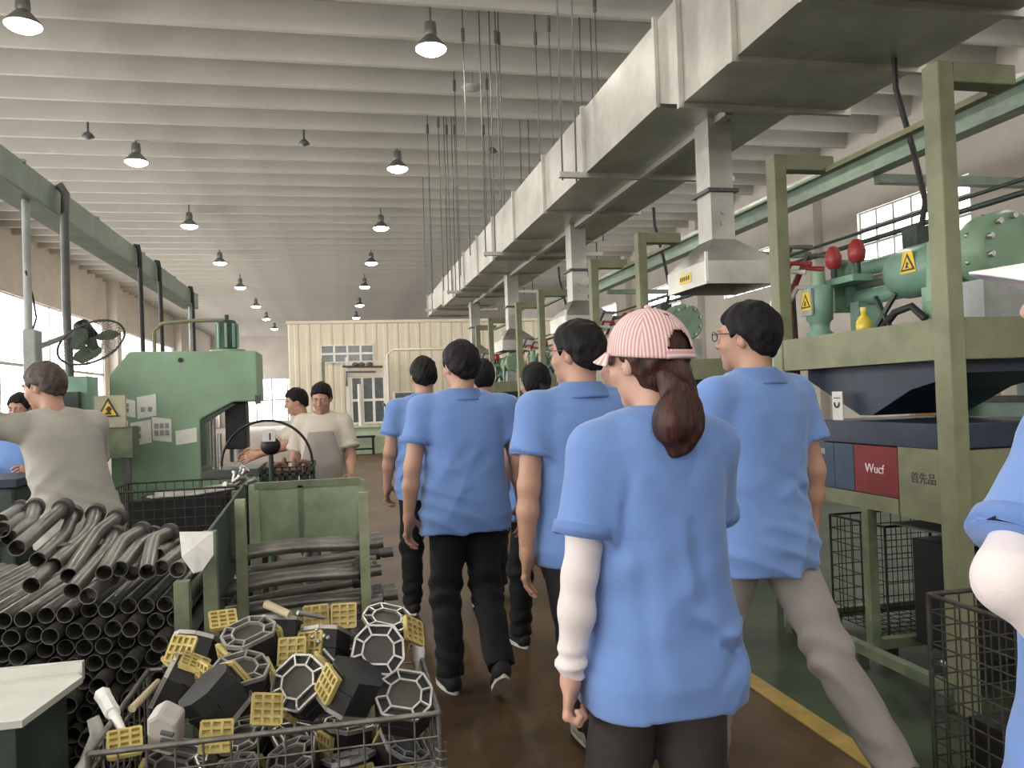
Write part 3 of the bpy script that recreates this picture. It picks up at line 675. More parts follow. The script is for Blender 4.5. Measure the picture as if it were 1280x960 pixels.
# casting: octagonal black body, bright ribbed web face, two yellow waffle pads
def octo(w, d, c=.32): return [(-w+w*c*1.2, -d), (w-w*c*1.2, -d), (w, -d*.35), (w*.92, d*.45), (w-w*c*1.6, d), (-w+w*c*1.6, d), (-w*.92, d*.45), (-w, -d*.35)]
def casting_meshes():
    W, D = .062, .056
    out = octo(W, D); inn = octo(W*.62, D*.60)
    b_ = MB(); b_.prism(out, -.085, -.006, 'z'); flo = MB().prism(octo(W*.6, D*.58), -.006, -.003, 'z')
    w_ = MB(); n = 8; z = .004
    def ringstrip(a, t):
        for i in range(n):
            p, q = np.array(a[i]), np.array(a[(i+1) % n]); w_.bar((*p, z-.004), (*q, z-.004), t, .010)
    ringstrip(out, .005); ringstrip(inn, .0045)
    for i in range(n): w_.bar((*out[i], z-.004), (*inn[i], z-.004), .0042, .010)
    rim = MB()
    for i in range(n):
        p, q = out[i], out[(i+1) % n]; rim.bar((*p, -.045), (*q, -.045), .007, .012)
    p_ = MB(); nx, ny, s = 3, 4, .062
    p_.box((-s/2, -s/2, 0), (s/2, s/2, .006))
    for i in range(nx+1): x = -s/2+s*i/nx; p_.box((x-.0028, -s/2, .006), (x+.0028, s/2, .014))
    for j in range(ny+1): y = -s/2+s*j/ny; p_.box((-s/2, y-.0028, .006), (s/2, y+.0028, .0135))
    return b_.mesh('casting_body'), w_.mesh('web_face'), rim.mesh('body_rim'), flo.mesh('web_floor'), p_.mesh('waffle_pad')
cm = casting_meshes()
m_webf = M('web_floor_iron', (.06, .055, .05), .5, .3)
def casting(p, rot, label, pads=(1, 1), white=False, group='black castings in the basket'):
    r = empty('casting', p, label, 'casting', group); r.rotation_euler = [R(a) for a in rot]
    mesh_obj('casting_body', cm[0], m_blackm, r); mesh_obj('body_rim', cm[2], m_blackm, r)
    mesh_obj('web_face', cm[1], m_alloy, r); mesh_obj('web_floor', cm[3], m_webf, r)
    for s_, on in zip((-1, 1), pads):
        if on:
            q = mesh_obj('waffle_pad', cm[4], m_pad, r); q.location = (s_*.058, 0, -.045); q.rotation_euler = (0, R(90*s_), 0)
def pix(x, y, Y): return atY(x, y, Y)
G = 'black octagonal casting with bright ribbed face, '
casting(pix(310, 790, 2.05), (12, -14, 28), G+'highest at the left of the heap')
casting(pix(300, 836, 1.93), (18, -6, 18), G+'below the highest left one')
casting(pix(372, 852, 1.90), (42, -38, 10), G+'tilted left in the middle of the basket')
casting(pix(473, 812, 1.98), (68, 6, -4), G+'standing upright facing the camera', (0, 0))
casting(pix(484, 772, 2.14), (16, 14, -12), G+'lying flat behind the upright one', (0, 1))
casting(pix(506, 868, 1.84), (40, 10, -14), G+'low at the right front corner', (0, 0))
casting(pix(405, 792, 2.12), (-10, 30, 60), G+'dark side up at the back middle', (1, 0))
casting(pix(250, 800, 2.16), (5, 35, 70), G+'on edge at the back left corner', (1, 1))
casting(pix(345, 775, 2.18), (-20, 10, 15), G+'at the very back of the heap', (0, 1))
casting(pix(430, 880, 1.88), (200, 20, 30), G+'dark, wedged low in the front middle', (1, 0))
casting(pix(205, 850, 2.05), (20, -60, -20), G+'turned away beside the left rim', (0, 1))
casting(pix(285, 890, 1.88), (160, -30, 50), G+'low behind the front wires on the left', (0, 1))
# filling layer lower in the basket
k = 0
for iy in range(3):
    for ix in range(5):
        for lz in range(3):
            casting((-.43+ix*.135+.01*lz, 1.85+iy*.155, .22+lz*.175+.02*((ix+iy) % 2)), (random.uniform(-25, 25), random.uniform(-25, 25), random.uniform(0, 360)), 'black octagonal casting buried low in the foreground basket', (1, 1), group='castings buried in the basket'); k += 1
def loose_pad(x, y, Y, rot, label):
    p = pix(x, y, Y); o = mesh_obj('waffle_pad', cm[4], m_pad); o.location = p; o.rotation_euler = [R(a) for a in rot]; tag(o, label, 'pad', 'loose waffle pads')
L_ = 'loose yellow waffle pad '
loose_pad(279, 778, 2.16, (25, 0, 12), L_+'lying flat on top at the back left'); loose_pad(430, 771, 2.20, (62, 0, -4), L_+'standing at the back beside the stillage post')
loose_pad(366, 815, 2.02, (66, 0, -8), L_+'facing the camera in the middle of the heap'); loose_pad(332, 888, 1.82, (58, 14, 18), L_+'behind the front wires in the middle')
loose_pad(270, 922, 1.79, (55, 6, 8), L_+'low behind the front wires, left of the middle'); loose_pad(156, 932, 1.80, (30, 0, 14), L_+'in the front left corner of the basket')
loose_pad(226, 828, 2.10, (20, -10, 40), L_+'small at the left edge of the heap'); loose_pad(258, 846, 1.99, (80, 0, -60), L_+'on edge under the left castings')
loose_pad(514, 790, 2.05, (60, 30, 40), L_+'at the right rim of the basket'); loose_pad(395, 772, 2.22, (75, 0, 6), L_+'at the back, left of the stillage post')
r = empty('cast_housing', pix(212, 905, 1.83), 'pale cast housing with ribs in the left of the basket', 'housing'); r.rotation_euler = (R(25), R(14), R(-12))
m = MB(); m.prism([(-.032, -.05), (.02, -.055), (.032, -.03), (.03, .045), (-.012, .06), (-.035, .035)], -.035, .012, 'y'); m.build('housing_body', M('pale_cast', (.50, .47, .43), .6), r, local=True, bevel=.008)
for z in (-.03, -.008, .014): MB().box((.0, -.042, z), (.026, -.034, z+.008)).build('slot', m_dkgrey, r, local=True)
def stick(a, b_, rad, mat, label, name='wooden_stick', cat='stick'):
    o = MB().tube([a, (np.array(a)+np.array(b_))/2, b_], [rad, rad*.92, rad*.85], 10).build(name, mat); tag(o, label, cat)
stick(pix(332, 755, 2.14), pix(362, 768, 2.10), .011, M('pale_wood', (.50, .43, .28), .6), 'pale round stick on top of the castings')
stick(pix(372, 766, 2.12), pix(404, 772, 2.16), .006, m_alloy, 'thin bright rod beside the pale stick', 'steel_rod', 'rod')
stick(pix(165, 886, 1.95), pix(198, 852, 2.08), .009, M('pale_wood', (.5, .43, .28)), 'grey-brown stick leaning in the left of the basket')
stick(pix(405, 812, 2.0), pix(419, 828, 1.94), .004, m_alloy, 'short bright pin in the middle of the castings', 'steel_pin', 'pin')
for x, y in ((391, 796), (398, 802), (405, 795), (410, 797), (396, 787)):
    p = pix(x, y, 2.02); o = MB().ball(p, .0055, 8, 6).build('bearing_ball', m_alloy); tag(o, 'tiny bright steel ball on the dark casting', 'ball', 'bright balls among the castings')
# white paper cone and strip
m = MB(); a, b_ = pix(128, 868, 2.02), pix(156, 918, 1.86); m.tube([a, (a+b_)/2, b_], [.019, .012, .007], 7, hollow=.12); o = m.build('paper_cone', m_paper); tag(o, 'rolled white paper cone leaning on the left basket rim', 'paper')
r = empty('white_bottle', pix(523, 845, 2.12), 'slim white plastic bottle at the right basket rim', 'bottle')
p = pix(525, 843, 2.12); q = pix(522, 806, 2.14); MB().tube([p, p*.9+q*.1, p*.25+q*.75, q*.92+p*.08, q], [.006, .010, .018, .017, .012], 12).build('bottle_body', m_white, r)
m = MB().tube([q, q+(q-p)*.08], .010, 10); m.build('bottle_cap', m_white, r)

# sheet metal tray trolley at lower left
r = empty('tray_trolley', (-.95, 2.0, 0), 'trolley with bright sheet metal top at lower left corner', 'trolley')
m_sheet = M('bright_zinc_sheet', (.66, .67, .62), .42, .35, var=.06)
m = MB(); m.prism([(-1.3, 1.84), (-.66, 1.84), (-.62, 2.10), (-.64, 2.13), (-1.3, 2.15)], .785, .80, 'z'); m.build('top_sheet', m_sheet, r)
sub('back_lip', (-1.3, 2.13, .78), (-.63, 2.15, .825), m_sheet, r)
m = MB(); m.prism([(-1.28, 1.86), (-.68, 1.86), (-.65, 2.08), (-1.28, 2.12)], .35, .784, 'z'); m.build('trolley_body', m_gdark, r)
for x, y in ((-1.24, 1.9), (-.74, 1.9), (-1.24, 2.08), (-.72, 2.08)): 
    sub('leg', (x-.015, y-.015, .08), (x+.015, y+.015, .36), m_dkgrey, r); MB().cyl((x-.012, y, .04), (x+.012, y, .04), .04, 14).build('wheel', m_black, r)
o = MB().tube([(-.60, 2.10, .70), (-.585, 2.09, .66), (-.61, 2.06, .61), (-.625, 2.04, .58)], [.014, .02, .012, .02], 7).build('glove_scrap', m_paper); tag(o, 'crumpled white rag hanging at the trolley corner', 'rag')

# ================================================================== RIGHT: HYDRAULIC TUBE PRESSES
def tri_sign(parent, c, s, nrm, label_bar=True):
    "yellow triangle plate on a plane; nrm 'x-' faces -x, 'y-' faces -y"
    def T(u, v, d): return (c[0]-d, c[1]-u, c[2]+v) if nrm == 'x-' else (c[0]+u, c[1]-d, c[2]+v)
    def poly(pts, d0, d1, name, mat, par):
        n = len(pts); m = MB(); m.add([T(u, v, d1) for u, v in pts]+[T(u, v, d0) for u, v in pts], [tuple(range(n)), tuple(reversed(range(n, 2*n)))]+[(i, n+i, n+(i+1) % n, (i+1) % n) for i in range(n)]); return m.build(name, mat, par)
    pl = poly([(-s*.55, -s*.42), (s*.55, -s*.42), (s*.30, s*.62), (-s*.30, s*.62)], 0, .003, 'warning_plate', m_yel, parent)
    poly([(-s*.48, -s*.30), (s*.48, -s*.30), (0, s*.52)], .003, .005, 'triangle', m_ink, pl)
    poly([(-s*.33, -s*.22), (s*.33, -s*.22), (0, s*.34)], .005, .0065, 'triangle_field', m_yel, pl)
    poly([(-s*.14, -s*.17), (s*.12, -s*.17), (.02*s, -.06*s), (s*.12, .0), (-.04*s, s*.14), (-.06*s, 0)], .0065, .008, 'hazard_symbol', m_ink, pl)
def tube_press():
    r = empty('tube_press', (3.1, 3.65, 0), 'nearest green hydraulic tube press with frame posts on the right', 'machine', 'hydraulic presses along the right')
    FX = 2.60; Ya, Yb = 3.0, 4.33; HX = 3.75
    for y in (Ya, Yb):
        sub('post', (FX-.04, y-.05, 0), (FX+.04, y+.05, 2.82), m_olive, r, .006)
        sub('post', (HX-.04, y-.05, 0), (HX+.04, y+.05, 1.75), m_olive, r)
        sub('top_arm', (FX+.04, y-.05, 2.73), (FX+.36, y+.05, 2.82), m_olive, r, .006)
    sub('top_bar', (FX+.30, Ya+.05, 2.72), (FX+.345, Yb-.05, 2.75), m_olive, r)
    sub('platform_beam', (FX-.03, Ya+.05, 1.53), (FX+.03, Yb-.05, 1.71), m_olive, r)
    sub('platform_beam', (FX+.04, Ya-.03, 1.53), (HX-.04, Ya+.03, 1.71), m_olive, r)
    sub('platform_beam', (FX+.04, Yb-.03, 1.53), (HX-.04, Yb+.03, 1.71), m_olive, r)
    sub('platform_deck', (FX+.03, Ya+.03, 1.66), (HX, Yb-.03, 1.70), m_gdark, r)
    # cylinder train along the aisle
    cx, cz = 3.05, 2.03
    C = lambda y: (cx, y, cz)
    MB().lathe([(.13, 3.47), (.138, 3.50), (.138, 3.80), (.12, 3.85), (.09, 3.86)], (cx, 0, cz), 28, 'y').build('cylinder_barrel', m_green2, r)
    MB().prism([(cx-.17, cz-.20), (cx+.17, cz-.20), (cx+.15, cz+.10), (cx+.10, cz+.155), (cx-.10, cz+.155), (cx-.15, cz+.10)], 3.43, 3.47, 'y').build('mounting_plate', m_green, r, bevel=.005)
    MB().prism([(cx-.17, cz-.33), (cx-.165, cz-.15), (cx-.145, cz+.02), (cx-.15, cz-.33)], 3.36, 3.47, 'y').build('gusset', m_green, r)
    MB().cyl(C(3.43), C(3.30), .10, 24).build('cylinder_neck', m_green2, r)
    MB().lathe([(.155, 3.10), (.17, 3.12), (.17, 3.26), (.15, 3.30)], (cx, 0, cz+.02), 28, 'y').build('cylinder_head', m_green, r)
    for k in range(10):
        a = 2*math.pi*(k+.5)/10; p = (cx+.135*math.cos(a), 3.10, cz+.02+.135*math.sin(a)); MB().tube([p, (p[0], 3.075, p[2])], .014, 6).build('head_bolt', m_steel, r)
    for k in range(8):
        a = 2*math.pi*(k+.5)/8; p = (cx+.165*math.cos(a), 3.20, cz+.02+.165*math.sin(a)); MB().ball(p, .014, 8, 6).build('side_bolt', m_steel, r)
    # slotted guide between barrel and far plate
    g_ = MB(); 
    for zz in (cz-.085, cz+.085): g_.tube([(cx, 3.86, zz), (cx, 4.26, zz)], .045, 14)
    g_.build('guide_tube', m_green2, r)
    MB().prism([(4.22, cz-.13), (4.26, cz-.13), (4.26, cz+.13), (4.22, cz+.13)], cx-.07, cx+.07, 'x').build('guide_end', m_green2, r)
    MB().cyl(C(3.86), C(4.24), .035, 16).build('piston_rod', m_steel, r)
    sub('far_plate', (cx-.13, 4.27, cz-.16), (cx+.13, 4.30, cz+.16), m_green, r, .004)
    sub('saddle', (cx-.10, 3.50, 1.70), (cx+.10, 3.58, 1.92), m_green2, r); sub('saddle', (cx-.08, 4.12, 1.70), (cx+.08, 4.20, 1.92), m_green2, r)
    sub('pedestal', (cx-.15, 3.12, 1.70), (cx+.15, 3.26, 1.90), m_grey, r)
    for (a, b_) in (((2.80, 3.62, 1.70), (2.83, 3.78, 1.90)), ((2.80, 3.78, 1.70), (2.83, 3.62, 1.90))): MB().bar(a, b_, .02).build('brace', m_gdark, r)
    # vertical motor with sign, red valves
    MB().lathe([(.075, 1.70), (.075, 1.74), (.055, 1.76), (.055, 1.80), (.075, 1.82), (.078, 2.0), (.065, 2.02)], (2.76, 4.19, 0), 20).build('pump_motor', m_green2, r)
    MB().cyl((2.76, 4.19, 2.02), (2.76, 4.19, 2.10), .04, 14).build('motor_cap', m_green, r)
    sub('sign_bracket', (2.676, 4.14, 1.845), (2.690, 4.24, 2.0), m_grey, r)
    tri_sign(r, (2.676, 4.19, 1.92), .10, 'x-'); tri_sign(r, (cx-.139, 3.62, cz+.02), .11, 'x-')
    for y in (4.24, 4.02):
        v = MB(); v.lathe([(.03, 2.13), (.045, 2.15), (.05, 2.20), (.035, 2.24), (.02, 2.26)], (2.9, y, 0), 12); v.build('red_valve', m_redv, r)
        MB().cyl((2.9, y, 2.05), (2.9, y, 2.13), .018, 10).build('valve_stem', m_gdark, r)
    sub('valve_block', (2.84, 3.98, 2.02), (2.97, 4.28, 2.06), m_green2, r, .004)
    # thin service pipes and hanging hose
    for z, rr in ((2.41, .011), (2.345, .016)): MB().cyl((3.3, 2.6, z), (3.3, 6.1, z), rr, 8).build('service_pipe', m_gdark, r)
    MB().tube([(3.12, 3.92, 3.275), (3.13, 3.93, 3.1), (3.20, 3.9, 2.75), (3.24, 3.87, 2.45), (3.18, 3.85, 2.25)], .016, 8).build('hanging_hose', m_rubber, r)
    sub('hose_block', (3.10, 3.78, 2.165), (3.22, 3.90, 2.29), m_gdark, r, .006)
    MB().tube([(2.86, 3.45, 1.75), (2.84, 3.52, 1.82), (2.82, 3.62, 1.80), (2.80, 3.7, 1.72)], .02, 8).build('hose', m_rubber, r)
    # ram funnel under the platform
    m = MB(); m.prism([(3.06, 1.53), (4.27, 1.53), (4.27, 1.47), (3.80, 1.27), (3.70, 1.27), (3.40, 1.40), (3.06, 1.47)], 2.72, 3.3, 'x'); m.build('ram_plate', m_navy, r)
    # lower cabinet
    sub('table_beam', (FX, Ya+.05, 1.13), (3.3, 4.05, 1.245), m_navy, r, .004)
    sub('red_panel', (FX-.004, 3.36, .885), (FX+.02, 3.69, 1.125), m_red, r)
    for y0, y1 in ((3.695, 3.86), (3.865, 4.04)): sub('blue_door', (FX-.004, y0, .885), (FX+.02, y1, 1.125), M('blue_door_paint', (.035, .065, .12), .5, var=.15), r)
    sub('door_label', (FX-.007, 3.94, 1.06), (FX-.004, 4.0, 1.09), m_grey, r)
    sub('olive_panel', (FX-.004, Ya+.05, .80), (FX+.02, 3.355, 1.13), m_olive, r)
    sub('lower_beam', (FX-.01, 3.36, .805), (FX+.05, 4.28, .88), m_olive, r)
    sub('cabinet_side', (FX+.04, Ya-.02, .80), (3.7, Ya+.01, 1.13), m_olive, r)
    sub('cabinet_box', (FX+.025, Ya+.06, .89), (3.3, 4.0, 1.125), m_gdark, r)
    text_mesh('Wucf', .065, M('white_lettering', (.75, .70, .70), .6), r, (FX-.005, 3.53, 1.01), (R(90), 0, R(-90)), ext=.001)
    text_mesh('首先品', .055, m_ink, r, (FX-.005, 3.19, .99), (R(90), 0, R(-90)), name='stencil', ext=.001)
    sub('dark_mass_back', (3.5, 3.1, .12), (3.70, 4.2, .74), m_black, r, .01); sub('dark_mass_front', (2.78, 3.14, .14), (3.40, 3.52, .66), m_black, r, .01)  # black boxes added only as a dark mass, to darken the space under the table
    # open lower frame
    sub('leg', (FX-.025, 3.57, .12), (FX+.025, 3.62, .805), m_olived, r); sub('leg', (3.0, 3.35, .1), (3.04, 3.39, .80), m_olived, r)
    sub('shelf_rail', (2.62, 3.05, .70), (3.4, 3.09, .74), m_olived, r); sub('shelf_plate', (2.66, 3.1, .735), (3.3, 3.5, .745), m_dkgrey, r)
    MB().bar((FX-.05, 3.02, .1), (FX-.05, 4.30, .1), .05).build('floor_rail', m_olived, r)
    MB().bar((FX-.05, 4.25, .1), (3.7, 4.25, .1), .05).build('floor_rail', m_olived, r); MB().bar((FX, 3.6, .12), (3.7, 3.6, .12), .05).build('floor_rail', m_olived, r)
    for y in (3.05, 3.65, 4.25): sub('levelling_foot', (FX-.085, y-.03, 0), (FX-.015, y+.03, .075), m_dkgrey, r)
    # hoses in white and red bundled on the far post
    for k, (dx, mt_, dz) in enumerate(((.02, m_white, 0), (.06, m_redv, .05), (.10, m_white, -.1), (.14, m_redv, .02), (.18, m_dkgrey, .1), (.07, m_dkgrey, .15))):
        MB().tube([(FX+dx, Yb+.12+.03*(k % 3), 1.15), (FX+dx+.01, Yb+.13+.03*(k % 3), 1.6), (FX+dx-.01, Yb+.12+.03*(k % 3), 1.95+dz), (FX+dx+.06, Yb+.08, 2.14+dz), (FX+dx+.14, Yb-.02, 2.12+dz)], .016, 8).build('hose', mt_, r)
    sub('manifold', (FX+.0, Yb+.06, 1.08), (FX+.26, Yb+.26, 1.16), m_redv, r, .01); sub('manifold_stand', (FX+.03, Yb+.08, 0), (FX+.23, Yb+.24, 1.08), m_gdark, r)
    for k in range(4): MB().lathe([(.022, 1.62), (.03, 1.66), (.03, 1.78), (.012, 1.82)], (FX+.02+.06*k, Yb+.24, 0), 10).build('filter_bowl', m_white if k % 2 else m_redv, r)
    for k in range(4): MB().cyl((FX+.02+.06*k, Yb+.24, 1.16), (FX+.02+.06*k, Yb+.24, 1.63), .009, 8).build('filter_tube', m_steel, r)
    return r
tp = tube_press()
for i, lb in enumerate(('second green hydraulic tube press on the right, behind the capped heads', 'third green hydraulic tube press in the right row, behind the walkers', 'farthest green hydraulic tube press near the duct end')):
    c = copy_tree(tp); c.location.y += 3.55*(i+1); c['label'] = lb
# things on and around the first press
r = empty('oil_bottle', (2.68, 3.68, 1.70), 'small bottle of yellow oil on the press platform', 'bottle')
MB().lathe([(.035, 0), (.04, .01), (.04, .06), (.025, .085), (.014, .095), (.014, .115)], (2.68, 3.68, 1.70), 16).build('bottle_body', M('yellow_oil', (.62, .46, .05), .2, var=.1), r)
MB().cyl((2.68, 3.68, 1.815), (2.68, 3.68, 1.835), .016, 12).build('bottle_cap', M('yellow_cap', (.75, .65, .2), .5), r)
r = empty('hook_sign', (2.66, 3.93, 1.245), 'small white card with a dark hook symbol on the table beam', 'sign')
p = atX(1048, 515, 2.66); sub('card', (2.655, p[1]-.045, 1.245), (2.66, p[1]+.045, 1.40), m_paper, r)
MB().torus((2.652, p[1], 1.335), .02, .005, 'x', 16, 6, math.pi*.9, math.pi*2.1).build('hook_symbol', m_ink, r); sub('red_bar', (2.652, p[1]-.028, 1.362), (2.656, p[1]+.028, 1.368), m_redv, r)
r = empty('notice_board', (4.2, 4.6, 0), 'pale notice board with orange border seen through the press', 'board')
sub('board', (3.9, 4.9, 1.15), (4.7, 4.92, 1.62), M('pale_board', (.70, .66, .52), .6), r); 
for a, b_ in (((3.95, 4.89, 1.20), (4.65, 4.9, 1.22)), ((3.95, 4.89, 1.55), (4.65, 4.9, 1.57)), ((3.95, 4.89, 1.22), (3.97, 4.9, 1.55)), ((4.63, 4.89, 1.22), (4.65, 4.9, 1.55))): sub('border', a, b_, M('orange_border', (.55, .25, .08), .6), r)
for x in (3.98, 4.6): sub('leg', (x-.02, 4.92, 0), (x+.02, 4.96, 1.5), m_grey, r)
r = empty('machine_guard', (4.0, 3.4, 0), 'pale green machine guard with dark sill behind the first press', 'guard')
sub('guard_panel', (3.82, 2.6, 0), (3.87, 4.4, 1.30), m_green2, r); sub('guard_sill', (3.80, 2.6, 1.30), (3.90, 4.4, 1.34), m_gdark, r); sub('guard_upper', (3.82, 2.6, 1.34), (3.87, 3.9, 1.52), m_green2, r)
wire_basket('wire_basket', (2.78, 3.72, .10), (3.45, 4.20, .68), .07, 'dark wire basket standing under the first press table', m_wired, .007)
# right foreground basket
wire_basket('wire_basket', (1.83, 1.35, .08), (2.46, 2.25, .75), .055, 'wire mesh basket at the lower right corner', m_wired, .008, .003, .05)
o = MB().box((1.90, 1.42, .09), (2.40, 2.18, .38)); o = o.build('scrap_tray', m_black); tag(o, 'black tray lying inside the lower right basket', 'tray')
p = atX(1179, 829, 1.835); o = MB().cbox(p, (.004, .018, .014)).build('white_label', m_paper); tag(o, 'tiny white label on the lower right basket mesh', 'label')

# ================================================================== FAR END: BOOTH, STOOL, CABINET
r = empty('inspection_booth', (.6, 22.9, 0), 'pale green inspection booth with gridded window at the far partition', 'booth')
sub('lower_panel', (-.05, 22.7, 0), (1.25, 22.75, .74), m_boothg, r); sub('counter', (-.1, 22.55, .74), (1.3, 22.9, .79), m_boothg, r)
sub('rear_cabinet', (-.05, 22.8, 0), (1.25, 23.4, .74), m_boothg, r)
window((22.75, .32, .85), (22.75, 1.24, 2.15), 3, 2, 'y', m_glass, m_white, .07, .03, r, 'booth')
sub('header', (.2, 22.7, 2.15), (1.3, 22.8, 2.6), m_cream, r)
for x in (-.42, .22, 1.28): sub('post', (x-.04, 22.68, 0), (x+.04, 22.76, 2.7), m_white if x > 0 else m_olive, r)
MB().tube([(.55, 22.66, .79), (.54, 22.66, 1.95)], .055, 10).build('white_tube', m_white, r)
MB().tube([(1.34, 22.66, 0), (1.34, 22.66, 2.75), (1.5, 22.66, 2.88), (3.2, 22.66, 2.88)], .035, 8).build('pipe', m_cream, r)
MB().tube([(.1, 22.66, 2.45), (1.2, 22.66, 2.42)], .03, 8).build('conduit', m_dkgrey, r); MB().tube([(.2, 22.64, 1.9), (.2, 22.64, 2.3), (1.0, 22.64, 2.28)], .025, 8).build('conduit', m_dkgrey, r)
for x in (.45, .62, .85): MB().ball((x, 22.64, 2.5), (.09, .05, .06), 8, 6).build('valve', m_dkgrey, r)
window((PY-.06, -.50, 2.62), (PY-.06, 1.02, 3.14), 4, 2, 'y', m_glass, m_white, .06, .03)
r = empty('stool', (.58, 22.3, 0), 'small black wooden stool before the far booth', 'stool')
sub('seat', (.28, 22.15, .47), (.92, 22.5, .52), m_black, r)
for x in (.34, .86):
    for y in (22.2, 22.45): sub('leg', (x-.03, y-.03, 0), (x+.03, y+.03, .47), m_black, r)
sub('stretcher', (.34, 22.18, .14), (.86, 22.22, .19), m_black, r)
r = empty('test_cabinet', (1.7, 22.3, 0), 'grey cabinet with dark screen beside the far booth', 'cabinet')
sub('cabinet_body', (1.45, 22.0, 0), (2.05, 22.5, 1.70), m_cream, r); sub('screen', (1.48, 21.98, 1.12), (2.0, 22.0, 1.66), m_glass, r)
for z in (.8, .9, 1.0): sub('button_row', (1.5, 21.985, z), (1.65, 22.0, z+.05), m_dkgrey, r)
r = empty('dark_column', (1.25, 21.9, 0), 'dark upright stand with spread top between booth and cabinet', 'stand')
MB().tube([(1.25, 21.9, 0), (1.26, 21.9, .7), (1.24, 21.9, 1.3)], [.09, .07, .05], 8).build('upright', m_olived, r)
for a in (0, 2.1, 4.2): MB().tube([(1.24, 21.9, 1.25), (1.24+.15*math.cos(a), 21.9+.1*math.sin(a), 1.38), (1.24+.24*math.cos(a), 21.9+.15*math.sin(a), 1.34)], .025, 6).build('arm', m_olived, r)
